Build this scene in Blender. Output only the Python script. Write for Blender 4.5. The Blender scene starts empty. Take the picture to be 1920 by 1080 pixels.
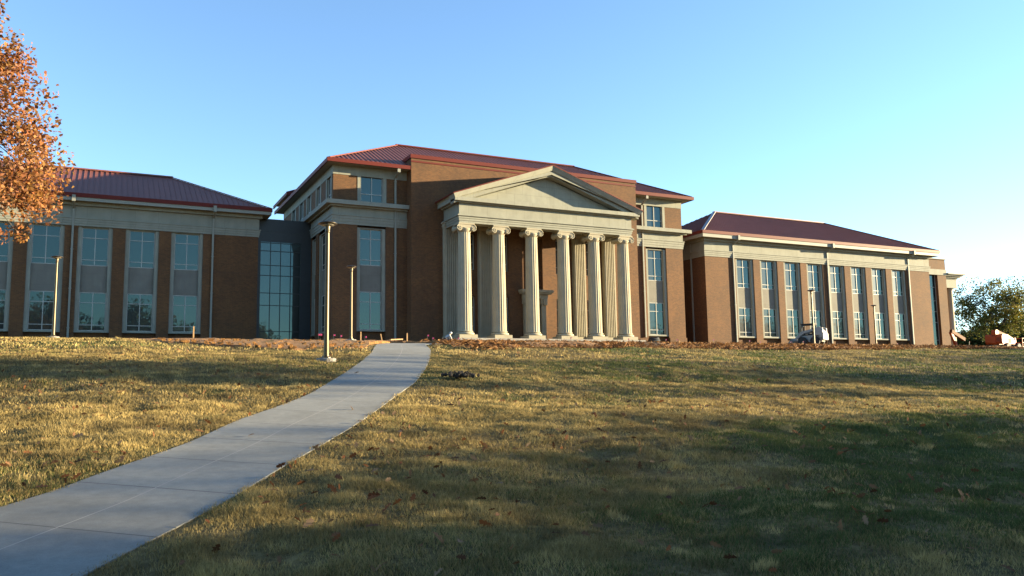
import bpy, bmesh, math, random
import numpy as np
from mathutils import Vector, Matrix, Euler
random.seed(7)
sc = bpy.context.scene
COL = sc.collection
R = math.radians

# ------------------------------------------------------------------ camera, sky, sun, exposure
cam = bpy.data.cameras.new("camera")
cam.sensor_width = 36.0
cam.lens = 1544.3 / 1920 * 36.0
cam.clip_end = 9000.0
cam.clip_start = 0.1
CAM = bpy.data.objects.new("camera", cam)
COL.objects.link(CAM)
TH, PI_, RL = R(26.54), R(6.817), R(-0.883)
fw = Vector((math.sin(TH) * math.cos(PI_), math.cos(TH) * math.cos(PI_), math.sin(PI_)))
rt = Vector((math.cos(TH), -math.sin(TH), 0))
up = rt.cross(fw)
r2 = rt * math.cos(RL) + up * math.sin(RL)
u2 = up * math.cos(RL) - rt * math.sin(RL)
M4 = Matrix((r2, u2, -fw)).transposed().to_4x4()
CAM.matrix_world = M4
sc.camera = CAM

SUN = Vector((1.0, -0.285, 0.150)).normalized()        # direction towards the sun
sun_el = math.asin(SUN.z)
sun_az = math.atan2(SUN.x, SUN.y)
w = bpy.data.worlds.new("World")
sc.world = w
w.use_nodes = True
nt = w.node_tree
bg = nt.nodes["Background"]
sky = nt.nodes.new("ShaderNodeTexSky")
sky.sky_type = 'NISHITA'
sky.sun_disc = False
sky.sun_elevation = sun_el
sky.sun_rotation = sun_az
sky.altitude = 100
sky.air_density = 0.8
sky.dust_density = 0.0
sky.ozone_density = 2.5
hs = nt.nodes.new("ShaderNodeHueSaturation")
hs.inputs["Hue"].default_value = 0.498
hs.inputs["Saturation"].default_value = 0.97
nt.links.new(sky.outputs[0], hs.inputs["Color"])
nt.links.new(hs.outputs[0], bg.inputs[0])
bg.inputs[1].default_value = 0.075
sl = bpy.data.lights.new("sun", 'SUN')
sl.energy = 4.4
sl.angle = R(0.5)
sl.color = (1.0, 0.80, 0.48)
SL = bpy.data.objects.new("sun", sl)
SL.rotation_euler = SUN.to_track_quat('Z', 'Y').to_euler()
SL.location = (60, -20, 40)
COL.objects.link(SL)
sc.view_settings.view_transform = 'Standard'
sc.view_settings.look = 'None'
sc.view_settings.exposure = 2.75
sc.view_settings.gamma = 1.0
sc.cycles.max_bounces = 6
sc.cycles.transparent_max_bounces = 8

# ------------------------------------------------------------------ materials
MATS = {}
def newmat(name):
    m = bpy.data.materials.new(name)
    m.use_nodes = True
    n = m.node_tree
    b = n.nodes["Principled BSDF"]
    MATS[name] = m
    return m, n, b
def N(n, t, **kw):
    x = n.nodes.new(t)
    for k, v in kw.items():
        setattr(x, k, v)
    return x
def ramp(n, stops):
    r = N(n, "ShaderNodeValToRGB")
    e = r.color_ramp.elements
    while len(e) > 1:
        e.remove(e[-1])
    e[0].position = stops[0][0]; e[0].color = (*stops[0][1], 1)
    for p, c in stops[1:]:
        q = e.new(p); q.color = (*c, 1)
    return r
def noise(n, scale, detail=3, vec=None, rough=0.55):
    x = N(n, "ShaderNodeTexNoise")
    x.inputs["Scale"].default_value = scale
    x.inputs["Detail"].default_value = detail
    x.inputs["Roughness"].default_value = rough
    if vec is not None:
        n.links.new(vec, x.inputs["Vector"])
    return x
def pos(n):
    return N(n, "ShaderNodeNewGeometry").outputs["Position"]
def mixc(n, fac, a, b, blend='MIX'):
    x = N(n, "ShaderNodeMix", data_type='RGBA', blend_type=blend)
    for s, v in ((0, fac), (6, a), (7, b)):
        if isinstance(v, (int, float)):
            x.inputs[s].default_value = v
        elif isinstance(v, tuple):
            x.inputs[s].default_value = (*v, 1)
        else:
            n.links.new(v, x.inputs[s])
    return x.outputs[2]
def bump(n, b, h, strength, dist):
    x = N(n, "ShaderNodeBump")
    x.inputs["Strength"].default_value = strength
    x.inputs["Distance"].default_value = dist
    n.links.new(h, x.inputs["Height"])
    n.links.new(x.outputs[0], b.inputs["Normal"])
def wallvec(n):
    p = pos(n)
    s = N(n, "ShaderNodeSeparateXYZ"); n.links.new(p, s.inputs[0])
    a = N(n, "ShaderNodeMath", operation='ADD'); n.links.new(s.outputs[0], a.inputs[0]); n.links.new(s.outputs[1], a.inputs[1])
    c = N(n, "ShaderNodeCombineXYZ"); n.links.new(a.outputs[0], c.inputs[0]); n.links.new(s.outputs[2], c.inputs[1])
    return c.outputs[0], s

def mk_brick():
    m, n, b = newmat("brick")
    v, s = wallvec(n)
    br = N(n, "ShaderNodeTexBrick")
    n.links.new(v, br.inputs["Vector"])
    br.inputs["Scale"].default_value = 1.0
    br.inputs["Brick Width"].default_value = 0.30
    br.inputs["Row Height"].default_value = 0.10
    br.inputs["Mortar Size"].default_value = 0.011
    br.inputs["Bias"].default_value = 0.1
    br.inputs["Color1"].default_value = (0.1139, 0.0453, 0.0132, 1)
    br.inputs["Color2"].default_value = (0.0727, 0.0276, 0.0086, 1)
    br.inputs["Mortar"].default_value = (0.1065, 0.0669, 0.0279, 1)
    big = noise(n, 0.35, 4, pos(n))
    rr = ramp(n, [(0.28, (0.78, 0.78, 0.82)), (0.72, (1.18, 1.15, 1.08))])
    n.links.new(big.outputs["Fac"], rr.inputs[0])
    c = mixc(n, 1.0, br.outputs["Color"], rr.outputs[0], 'MULTIPLY')
    sm = noise(n, 7.0, 3, pos(n))
    r3 = ramp(n, [(0.3, (0.8, 0.8, 0.8)), (0.7, (1.2, 1.2, 1.2))])
    n.links.new(sm.outputs["Fac"], r3.inputs[0])
    c = mixc(n, 0.8, c, r3.outputs[0], 'MULTIPLY')
    # darker course line about half way up, as on the facade
    ab = N(n, "ShaderNodeMath", operation='SUBTRACT'); n.links.new(s.outputs[2], ab.inputs[0]); ab.inputs[1].default_value = 10.9
    a2 = N(n, "ShaderNodeMath", operation='ABSOLUTE'); n.links.new(ab.outputs[0], a2.inputs[0])
    lt = N(n, "ShaderNodeMath", operation='LESS_THAN'); n.links.new(a2.outputs[0], lt.inputs[0]); lt.inputs[1].default_value = 0.035
    lm = N(n, "ShaderNodeMath", operation='MULTIPLY'); n.links.new(lt.outputs[0], lm.inputs[0]); lm.inputs[1].default_value = 0.4
    c = mixc(n, lm.outputs[0], c, (0.07, 0.035, 0.022))
    n.links.new(c, b.inputs["Base Color"])
    b.inputs["Roughness"].default_value = 0.9
    bump(n, b, br.outputs["Fac"], -0.35, 0.01)
    return m
def mk_stone(name, col, jw=1.9, jh=50.0, joint=0.018, amt=0.26):
    m, n, b = newmat(name)
    v, s = wallvec(n)
    br = N(n, "ShaderNodeTexBrick")
    n.links.new(v, br.inputs["Vector"])
    br.offset = 0.0 if jh > 20 else 0.5
    br.inputs["Scale"].default_value = 1.0
    br.inputs["Brick Width"].default_value = jw
    br.inputs["Row Height"].default_value = jh
    br.inputs["Mortar Size"].default_value = joint
    br.inputs["Color1"].default_value = (*col, 1)
    br.inputs["Color2"].default_value = (col[0] * .94, col[1] * .94, col[2] * .93, 1)
    br.inputs["Mortar"].default_value = (col[0] * (1 - amt), col[1] * (1 - amt), col[2] * (1 - amt), 1)
    ns = noise(n, 1.3, 5, pos(n))
    rr = ramp(n, [(0.3, (0.88, 0.88, 0.87)), (0.7, (1.06, 1.06, 1.05))])
    n.links.new(ns.outputs["Fac"], rr.inputs[0])
    c = mixc(n, 1.0, br.outputs["Color"], rr.outputs[0], 'MULTIPLY')
    mp = N(n, "ShaderNodeMapping"); mp.inputs["Scale"].default_value = (2.2, 2.2, 0.18)      # rain streaks
    n.links.new(pos(n), mp.inputs["Vector"])
    st_ = noise(n, 1.0, 4, mp.outputs[0], 0.65)
    r4 = ramp(n, [(0.35, (0.80, 0.79, 0.77)), (0.55, (1.02, 1.02, 1.02))]); n.links.new(st_.outputs["Fac"], r4.inputs[0])
    c = mixc(n, 0.3, c, r4.outputs[0], 'MULTIPLY')
    n.links.new(c, b.inputs["Base Color"])
    b.inputs["Roughness"].default_value = 0.85
    n2 = noise(n, 14, 3, pos(n))
    bump(n, b, n2.outputs["Fac"], 0.2, 0.01)
    return m
def mk_plain(name, col, rough=0.6, metal=0.0, var=0.12, sc_=2.0, spec=0.5, bmp=0.0):
    m, n, b = newmat(name)
    ns = noise(n, sc_, 4, pos(n))
    rr = ramp(n, [(0.3, (1 - var,) * 3), (0.7, (1 + var,) * 3)])
    n.links.new(ns.outputs["Fac"], rr.inputs[0])
    c = mixc(n, 1.0, col, rr.outputs[0], 'MULTIPLY')
    n.links.new(c, b.inputs["Base Color"])
    b.inputs["Roughness"].default_value = rough
    b.inputs["Metallic"].default_value = metal
    b.inputs["Specular IOR Level"].default_value = spec
    if bmp:
        n2 = noise(n, sc_ * 6, 4, pos(n))
        bump(n, b, n2.outputs["Fac"], bmp, 0.03)
    return m
def mk_glass(name, tint, dark, fac):
    m, n, b = newmat(name)
    out = [x for x in n.nodes if x.type == 'OUTPUT_MATERIAL'][0]
    g = N(n, "ShaderNodeBsdfGlossy"); g.inputs["Color"].default_value = (*tint, 1); g.inputs["Roughness"].default_value = 0.015
    ns = noise(n, 0.9, 2, pos(n))
    bp = N(n, "ShaderNodeBump"); bp.inputs["Strength"].default_value = 0.12; bp.inputs["Distance"].default_value = 0.02
    n.links.new(ns.outputs["Fac"], bp.inputs["Height"]); n.links.new(bp.outputs[0], g.inputs["Normal"])
    oi = N(n, "ShaderNodeObjectInfo")                      # what hangs behind each pane: dark room or a pale blind
    rr = ramp(n, [(0.0, dark), (0.55, dark), (0.6, (0.020, 0.024, 0.024)), (0.8, (0.045, 0.045, 0.040)), (0.83, dark)])
    n.links.new(oi.outputs["Random"], rr.inputs[0])
    n.links.new(rr.outputs[0], b.inputs["Base Color"])
    b.inputs["Roughness"].default_value = 0.3
    mx = N(n, "ShaderNodeMixShader")
    fr = N(n, "ShaderNodeFresnel"); fr.inputs["IOR"].default_value = 1.6
    ad = N(n, "ShaderNodeMath", operation='ADD', use_clamp=True); ad.inputs[1].default_value = fac
    n.links.new(fr.outputs[0], ad.inputs[0])
    n.links.new(ad.outputs[0], mx.inputs[0])
    n.links.new(b.outputs[0], mx.inputs[1]); n.links.new(g.outputs[0], mx.inputs[2])
    n.links.new(mx.outputs[0], out.inputs[0])
    return m
def mk_attr(name, rough=0.8, trans=0.0, var=0.15, scale=3.0):
    m, n, b = newmat(name)
    a = N(n, "ShaderNodeAttribute"); a.attribute_name = "tint"
    ns = noise(n, scale, 2, pos(n))
    rr = ramp(n, [(0.3, (1 - var,) * 3), (0.7, (1 + var,) * 3)])
    n.links.new(ns.outputs["Fac"], rr.inputs[0])
    c = mixc(n, 1.0, a.outputs["Color"], rr.outputs[0], 'MULTIPLY')
    n.links.new(c, b.inputs["Base Color"])
    b.inputs["Roughness"].default_value = rough
    b.inputs["Specular IOR Level"].default_value = 0.25
    if trans:
        out = [x for x in n.nodes if x.type == 'OUTPUT_MATERIAL'][0]
        t = N(n, "ShaderNodeBsdfTranslucent"); n.links.new(c, t.inputs["Color"])
        mx = N(n, "ShaderNodeMixShader"); mx.inputs[0].default_value = trans
        n.links.new(b.outputs[0], mx.inputs[1]); n.links.new(t.outputs[0], mx.inputs[2]); n.links.new(mx.outputs[0], out.inputs[0])
    return m
BRICK = mk_brick()
STONE = mk_stone("cast_stone", (0.2129, 0.2177, 0.1814))
STONE_T = mk_stone("cast_stone_blocks", (0.2129, 0.2177, 0.1814), 1.75, 0.95)
COLSTONE = mk_plain("column_stone", (0.2717, 0.2448, 0.1755), 0.85, 0, 0.10, 1.2, bmp=0.15)
FRAME = mk_plain("window_frame_paint", (0.3024, 0.3024, 0.2736), 0.45, 0, 0.04)
PANEL = mk_stone("spandrel_panel", (0.148, 0.142, 0.122), 1.06, 1.15, 0.006, 0.3)
GLASS = mk_glass("window_glass", (0.0792, 0.1266, 0.1154), (0.006, 0.013, 0.014), 0.40)
GLASS_D = mk_glass("curtain_wall_glass", (0.0949, 0.1505, 0.1441), (0.004, 0.01, 0.011), 0.36)
ROOF = mk_plain("maroon_roof_metal", (0.1575, 0.0573, 0.0442), 0.5, 0.0, 0.08, 0.6, 0.32)
TRIM = mk_plain("red_metal_trim", (0.0944, 0.0112, 0.0068), 0.6, 0.0, 0.06, 0.8, 0.2)
PALECAP = mk_plain("hip_cap_painted_sheen", (0.2117, 0.2016, 0.2016), 0.4, 0.5, 0.05)  # sky sheen on the roof's hip cap, painted in as a pale colour
GUTTER = mk_plain("cream_gutter_metal", (0.2129, 0.2177, 0.1874), 0.6, 0.0, 0.05, 2.0, 0.25)
DARKP = mk_plain("slate_metal_panel", (0.0230, 0.0266, 0.0288), 0.45, 0.2, 0.1)
DARK = mk_plain("dark_interior", (0.0108, 0.0094, 0.0086), 0.8)
POLE = mk_plain("bronze_pole_metal", (0.075, 0.058, 0.030), 0.42, 0.5, 0.08, 5)
LAMPTOP = mk_plain("dark_lamp_metal", (0.0720, 0.0612, 0.0432), 0.28, 0.7, 0.1, 8)
LENS = mk_plain("frosted_lens", (0.3960, 0.3744, 0.3240), 0.35)
CONC = mk_plain("footing_concrete", (0.2160, 0.2016, 0.1800), 0.9, 0, 0.2, 5, bmp=0.3)
BLACK = mk_plain("black_rubber", (0.0130, 0.0130, 0.0130), 0.8, 0, 0.2, 6)
WHITEP = mk_plain("white_machine_paint", (0.22, 0.215, 0.20), 0.5, 0, 0.06, 4, 0.3)
ORANGEP = mk_plain("orange_machine_paint", (0.32, 0.050, 0.008), 0.55, 0, 0.12, 4, 0.3)
BOOMP = mk_plain("pale_orange_boom_paint", (0.085, 0.025, 0.006), 0.7, 0, 0.12, 4, 0.1)
YELLOWP = mk_plain("yellow_rim_paint", (0.2246, 0.1555, 0.0432), 0.5, 0, 0.15, 5)
STEEL = mk_plain("worn_steel", (0.0864, 0.0864, 0.0864), 0.5, 0.6, 0.2, 6)
PINK = mk_plain("pink_flag_vinyl", (0.4464, 0.0432, 0.1584), 0.5, 0, 0.05)
WOOD = mk_plain("raw_wood", (0.3240, 0.2016, 0.0936), 0.8, 0, 0.2, 8)
DOWN = mk_plain("downspout_metal", (0.2032, 0.2068, 0.1753), 0.6, 0.0, 0.05, 2.0, 0.25)
BARK = mk_plain("grey_bark", (0.0792, 0.0612, 0.0468), 0.95, 0, 0.35, 6, bmp=0.6)
LEAF_O = mk_attr("autumn_leaves", 0.7, 0.40)
LEAF_G = mk_attr("oak_leaves", 0.7, 0.42)
GRASSM = mk_attr("dormant_grass", 0.85, 0.22, 0.12, 2.0)
LITTER = mk_attr("dry_leaf_litter", 0.85, 0.2)
SKINM = mk_plain("skin", (0.3240, 0.1872, 0.1296), 0.6)
SHIRT = mk_plain("pale_work_shirt", (0.3600, 0.3744, 0.3816), 0.9, 0, 0.1, 9)
JEANS = mk_plain("dark_trousers", (0.0216, 0.0252, 0.0360), 0.9)
HELM = mk_plain("white_helmet", (0.5400, 0.5472, 0.5472), 0.35)
PLASTIC = mk_plain("black_corrugated_plastic", (0.0144, 0.0180, 0.0202), 0.4)

def mk_ground():
    m, n, b = newmat("lawn_thatch")
    p = pos(n)
    n1 = noise(n, 0.16, 5, p); n2 = noise(n, 1.6, 5, p); n3 = noise(n, 11, 4, p)
    a = ramp(n, [(0.36, (0.1476, 0.1044, 0.0475)), (0.50, (0.1188, 0.0900, 0.0403)), (0.62, (0.0612, 0.0684, 0.0216))])
    n.links.new(n1.outputs["Fac"], a.inputs[0])
    c2 = ramp(n, [(0.3, (0.6, 0.62, 0.6)), (0.7, (1.3, 1.25, 1.2))]); n.links.new(n2.outputs["Fac"], c2.inputs[0])
    c3 = ramp(n, [(0.3, (0.55, 0.55, 0.55)), (0.7, (1.4, 1.4, 1.35))]); n.links.new(n3.outputs["Fac"], c3.inputs[0])
    c = mixc(n, 1.0, a.outputs[0], c2.outputs[0], 'MULTIPLY'); c = mixc(n, 1.0, c, c3.outputs[0], 'MULTIPLY')
    n.links.new(c, b.inputs["Base Color"])
    b.inputs["Roughness"].default_value = 1.0
    b.inputs["Specular IOR Level"].default_value = 0.1
    bump(n, b, n3.outputs["Fac"], 0.9, 0.05)
    return m
GROUND = mk_ground()
def mk_soil():
    m, n, b = newmat("orange_clay_soil")
    p = pos(n)
    n1 = noise(n, 0.5, 5, p); n3 = noise(n, 5, 5, p, 0.7)
    a = ramp(n, [(0.3, (0.1440, 0.0612, 0.0150)), (0.55, (0.205, 0.1010, 0.0260)), (0.75, (0.235, 0.128, 0.040))])
    n.links.new(n1.outputs["Fac"], a.inputs[0])
    c3 = ramp(n, [(0.3, (0.5, 0.48, 0.45)), (0.65, (1.25, 1.22, 1.2))]); n.links.new(n3.outputs["Fac"], c3.inputs[0])
    n.links.new(mixc(n, 1.0, a.outputs[0], c3.outputs[0], 'MULTIPLY'), b.inputs["Base Color"])
    b.inputs["Roughness"].default_value = 1.0
    bump(n, b, n3.outputs["Fac"], 1.0, 0.08)
    return m
SOIL = mk_soil()
def mk_path():
    m, n, b = newmat("broom_finished_concrete")
    uv = N(n, "ShaderNodeUVMap"); uv.uv_map = "UVMap"
    s = N(n, "ShaderNodeSeparateXYZ"); n.links.new(uv.outputs[0], s.inputs[0])
    def line(src, period, width):
        d = N(n, "ShaderNodeMath", operation='DIVIDE'); n.links.new(src, d.inputs[0]); d.inputs[1].default_value = period
        f = N(n, "ShaderNodeMath", operation='FRACT'); n.links.new(d.outputs[0], f.inputs[0])
        q = N(n, "ShaderNodeMath", operation='SUBTRACT'); n.links.new(f.outputs[0], q.inputs[0]); q.inputs[1].default_value = 0.5
        ab = N(n, "ShaderNodeMath", operation='ABSOLUTE'); n.links.new(q.outputs[0], ab.inputs[0])
        l = N(n, "ShaderNodeMath", operation='LESS_THAN'); n.links.new(ab.outputs[0], l.inputs[0]); l.inputs[1].default_value = width / period / 2
        return l.outputs[0]
    tr = line(s.outputs[1], 1.5, 0.022)
    ce = line(s.outputs[0], 1.0, 0.008)
    p = pos(n)
    n1 = noise(n, 0.7, 5, p); n2 = noise(n, 9, 5, p); n4 = noise(n, 90, 3, p)
    a = ramp(n, [(0.3, (0.1610, 0.1631, 0.1488)), (0.7, (0.2059, 0.2091, 0.1893))]); n.links.new(n1.outputs["Fac"], a.inputs[0])
    c2 = ramp(n, [(0.3, (0.88, 0.88, 0.88)), (0.7, (1.1, 1.1, 1.1))]); n.links.new(n2.outputs["Fac"], c2.inputs[0])
    c4 = ramp(n, [(0.3, (0.85, 0.85, 0.85)), (0.7, (1.12, 1.12, 1.12))]); n.links.new(n4.outputs["Fac"], c4.inputs[0])
    c = mixc(n, 1.0, a.outputs[0], c2.outputs[0], 'MULTIPLY'); c = mixc(n, 1.0, c, c4.outputs[0], 'MULTIPLY')
    n5 = noise(n, 0.33, 6, p, 0.7)
    r5 = ramp(n, [(0.36, (0.74, 0.73, 0.71)), (0.5, (1.0, 1.0, 1.0)), (0.68, (1.08, 1.08, 1.07))]); n.links.new(n5.outputs['Fac'], r5.inputs[0])
    c = mixc(n, 0.8, c, r5.outputs[0], 'MULTIPLY')
    c = mixc(n, tr, c, (0.0720, 0.0684, 0.0648))
    c = mixc(n, ce, c, (0.2592, 0.2448, 0.2232))
    n.links.new(c, b.inputs["Base Color"])
    b.inputs["Roughness"].default_value = 0.8
    bump(n, b, n4.outputs["Fac"], 0.25, 0.004)
    return m
PATHM = mk_path()

# ------------------------------------------------------------------ mesh helpers
ORG = {}
def origin(p):
    return ORG.get(p, Vector((0, 0, 0))) if p else Vector((0, 0, 0))
def thing(name, label, cat, loc=(0, 0, 0), group=None, rotz=0.0):
    o = bpy.data.objects.new(name, None)
    o.empty_display_size = 0.3
    COL.objects.link(o)
    o.location = loc; o.rotation_euler = (0, 0, rotz)
    ORG[o] = Vector(loc)
    tag(o, label, cat, group)
    return o
def tag(o, label=None, cat=None, group=None, kind=None):
    if label: o["label"] = label
    if cat: o["category"] = cat
    if group: o["group"] = group
    if kind: o["kind"] = kind
    return o
class MB:
    def __init__(s): s.v = []; s.f = []
    def add(s, vs, fs):
        k = len(s.v); s.v += [tuple(p) for p in vs]; s.f += [tuple(i + k for i in f) for f in fs]; return s
    def box(s, a0, a1, b0, b1, c0, c1, T=None):
        vs = [(a, b, c) for c in (c0, c1) for b in (b0, b1) for a in (a0, a1)]
        if T: vs = [T(*p) for p in vs]
        return s.add(vs, [(0, 2, 3, 1), (4, 5, 7, 6), (0, 1, 5, 4), (2, 6, 7, 3), (0, 4, 6, 2), (1, 3, 7, 5)])
    def prism(s, poly, d0, d1, T):           # poly: 2-D outline; T(p, q, d) -> xyz
        n = len(poly)
        vs = [T(p, q, d0) for p, q in poly] + [T(p, q, d1) for p, q in poly]
        fs = [tuple(range(n))[::-1], tuple(range(n, 2 * n))] + [(i, (i + 1) % n, (i + 1) % n + n, i + n) for i in range(n)]
        return s.add(vs, fs)
    def bar(s, p, q, w, h=None):
        p, q = Vector(p), Vector(q); h = h or w
        d = (q - p).normalized()
        a = d.cross(Vector((0, 0, 1)))
        a = a.normalized() if a.length > 1e-4 else Vector((1, 0, 0))
        b = a.cross(d)
        vs = [e + a * x * w / 2 + b * y * h / 2 for e in (p, q) for x, y in ((-1, -1), (1, -1), (1, 1), (-1, 1))]
        return s.add(vs, [(3, 2, 1, 0), (4, 5, 6, 7), (0, 1, 5, 4), (1, 2, 6, 5), (2, 3, 7, 6), (3, 0, 4, 7)])
    def tube(s, pts, rad, n=8, cap=True):
        pts = [Vector(p) for p in pts]
        k0 = len(s.v)
        for i, p in enumerate(pts):
            d = (pts[min(i + 1, len(pts) - 1)] - pts[max(i - 1, 0)]).normalized()
            a = d.cross(Vector((0.03, 0.02, 1)))
            a = a.normalized() if a.length > 0.05 else d.cross(Vector((1, 0, 0))).normalized()
            b = d.cross(a)
            rr = rad[i] if isinstance(rad, (list, tuple)) else rad
            for j in range(n):
                t = 2 * math.pi * j / n
                s.v.append(tuple(p + a * math.cos(t) * rr + b * math.sin(t) * rr))
        for i in range(len(pts) - 1):
            for j in range(n):
                s.f.append((k0 + i * n + j, k0 + i * n + (j + 1) % n, k0 + (i + 1) * n + (j + 1) % n, k0 + (i + 1) * n + j))
        if cap:
            s.f.append(tuple(k0 + j for j in range(n))[::-1]); s.f.append(tuple(k0 + (len(pts) - 1) * n + j for j in range(n)))
        return s
    def lathe(s, prof, n=24, c=(0, 0, 0), axis='z', rf=None):
        k0 = len(s.v)
        for r_, h in prof:
            for j in range(n):
                t = 2 * math.pi * j / n
                q = r_ * (rf(t) if rf else 1)
                x, y = q * math.cos(t), q * math.sin(t)
                p = (x, y, h) if axis == 'z' else ((x, h, y) if axis == 'y' else (h, x, y))
                s.v.append((p[0] + c[0], p[1] + c[1], p[2] + c[2]))
        for i in range(len(prof) - 1):
            for j in range(n):
                s.f.append((k0 + i * n + j, k0 + i * n + (j + 1) % n, k0 + (i + 1) * n + (j + 1) % n, k0 + (i + 1) * n + j))
        s.f.append(tuple(k0 + j for j in range(n))[::-1]); s.f.append(tuple(k0 + (len(prof) - 1) * n + j for j in range(n)))
        return s
    def mesh(s, name, mat, smooth=False, off=Vector((0, 0, 0))):
        me = bpy.data.meshes.new(name)
        me.from_pydata([(p[0] - off[0], p[1] - off[1], p[2] - off[2]) for p in s.v], [], s.f)
        bm = bmesh.new(); bm.from_mesh(me); bmesh.ops.recalc_face_normals(bm, faces=bm.faces); bm.to_mesh(me); bm.free()
        me.materials.append(mat)
        if smooth:
            me.polygons.foreach_set("use_smooth", [True] * len(me.polygons))
            try: me.set_sharp_from_angle(angle=R(40))
            except Exception: pass
        return me
    def build(s, name, mat, parent=None, smooth=False):
        o = bpy.data.objects.new(name, s.mesh(name, mat, smooth, origin(parent)))
        COL.objects.link(o)
        if parent: o.parent = parent; ORG[o] = origin(parent)
        return o
def inst(name, me, parent, loc=(0, 0, 0), rotz=0.0):
    o = bpy.data.objects.new(name, me); COL.objects.link(o)
    o.parent = parent; o.location = loc; o.rotation_euler = (0, 0, rotz)
    return o
def fastmesh(name, verts, faces_n, mat, cols=None, smooth=False):
    """verts (N,3); every face has faces_n consecutive vertices"""
    me = bpy.data.meshes.new(name)
    nv = len(verts); nf = nv // faces_n
    me.vertices.add(nv); me.vertices.foreach_set("co", np.ascontiguousarray(verts, dtype=np.float32).ravel())
    me.loops.add(nv); me.loops.foreach_set("vertex_index", np.arange(nv, dtype=np.int32))
    me.polygons.add(nf); me.polygons.foreach_set("loop_start", np.arange(0, nv, faces_n, dtype=np.int32))
    if cols is not None:
        at = me.color_attributes.new("tint", 'FLOAT_COLOR', 'POINT')
        c4 = np.ones((nv, 4), dtype=np.float32); c4[:, :3] = cols
        at.data.foreach_set("color", c4.ravel())
    me.materials.append(mat)
    me.update(calc_edges=True)
    return me
def copy_tree(o, parent=None, loc=None, rotz=None):
    c = o.copy(); COL.objects.link(c)
    if parent: c.parent = parent
    if loc is not None: c.location = loc
    if rotz is not None: c.rotation_euler = (0, 0, rotz)
    for ch in list(o.children): copy_tree(ch, c)
    return c
# ---- numpy value noise
def vnoise(x, y, seed=0):
    x = np.asarray(x, float); y = np.asarray(y, float)
    xi = np.floor(x).astype(np.int64); yi = np.floor(y).astype(np.int64)
    fx = x - xi; fy = y - yi
    fx = fx * fx * (3 - 2 * fx); fy = fy * fy * (3 - 2 * fy)
    def h(a, b):
        k = (a * 374761393 + b * 668265263 + seed * 974711) & 0xffffffff
        k = ((k ^ (k >> 13)) * 1274126177) & 0xffffffff
        k = (k ^ (k >> 16)) & 0xffff
        return k / 65535.0
    return (h(xi, yi) * (1 - fx) + h(xi + 1, yi) * fx) * (1 - fy) + (h(xi, yi + 1) * (1 - fx) + h(xi + 1, yi + 1) * fx) * fy
def fbm(x, y, sc_, oct_=3, seed=0):
    t = 0; a = 1; s_ = 0
    for i in range(oct_):
        t = t + a * vnoise(np.asarray(x) / sc_ * 2 ** i, np.asarray(y) / sc_ * 2 ** i, seed + i * 17); s_ += a; a *= 0.5
    return t / s_

# ------------------------------------------------------------------ ground, path, soil
KV = np.array([-400, -60, 0, 5, 7, 9, 12, 15, 18, 22, 26, 30, 35, 40, 46, 60, 72, 85, 4000.])
KZ = np.array([-14, -4.2, -1.65, -1.40, -1.23, -0.99, -0.69, -0.34, 0.06, 0.58, 1.09, 1.55, 1.98, 2.26, 2.62, 3.40, 4.08, 4.2, 4.2])
from_kv = np.linspace(-60, 90, 601)
_s = np.interp(from_kv, KV, KZ)
_k = np.ones(9) / 9
_s = np.convolve(np.pad(_s, 4, mode='edge'), _k, mode='valid')
PL = [(12.0, 36.0), (10.9, 34.2), (10.21, 33.08), (8.17, 27.0), (6.78, 23.49), (5.32, 20.11), (3.79, 16.79), (3.0, 15.45), (2.37, 14.45), (1.97, 13.81), (1.11, 11.97), (0.49, 10.9), (-0.01, 10.04), (-0.41, 9.26), (-0.76, 8.82), (-1.5, 7.85), (-2.5, 6.5), (-3.6, 5.1), (-7.5, 0.2)]
PR = [(13.9, 35.2), (13.0, 33.9), (12.32, 33.02), (10.76, 28.24), (9.24, 24.34), (7.8, 20.96), (6.59, 18.37), (5.44, 16.3), (4.63, 14.78), (3.9, 13.4), (3.25, 12.25), (2.55, 11.0), (1.85, 9.77), (1.15, 8.48), (0.68, 7.74), (0.28, 7.14), (-0.01, 6.65), (-0.7, 5.55), (-1.5, 4.3), (-2.3, 3.1), (-5.6, -1.4)]
def resample(P, n):
    P = np.array(P, float)
    t = np.concatenate([[0], np.cumsum(np.linalg.norm(np.diff(P, axis=0), axis=1))]); t /= t[-1]
    q = np.linspace(0, 1, n)
    x = np.interp(q, t, P[:, 0]); y = np.interp(q, t, P[:, 1])
    for _ in range(2):
        x[1:-1] = (x[:-2] + 2 * x[1:-1] + x[2:]) / 4; y[1:-1] = (y[:-2] + 2 * y[1:-1] + y[2:]) / 4
    return np.stack([x, y], 1)
NL = 130
LE, RE = resample(PL, NL), resample(PR, NL)
CE = (LE + RE) / 2
HW = np.linalg.norm(LE - RE, axis=1) / 2
def path_dist(u, v):
    u = np.asarray(u, float); v = np.asarray(v, float)
    best = np.full(u.shape, 1e9)
    for i in range(NL - 1):
        a, b = CE[i], CE[i + 1]; ab = b - a
        t = np.clip(((u - a[0]) * ab[0] + (v - a[1]) * ab[1]) / (ab @ ab), 0, 1)
        d = np.hypot(u - a[0] - t * ab[0], v - a[1] - t * ab[1]) - (HW[i] * (1 - t) + HW[i + 1] * t) * 0.985
        best = np.minimum(best, d)
    return best
def zbase(u, v):
    v = np.asarray(v, float); u = np.asarray(u, float)
    dip = np.interp(u, [86, 97], [0, 1]) * np.interp(v, [46, 58, 70, 78], [0, 1, 1, 0]) * 0.5
    return np.where((v > -60) & (v < 90), np.interp(v, from_kv, _s), np.interp(v, KV, KZ)) - dip
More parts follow.
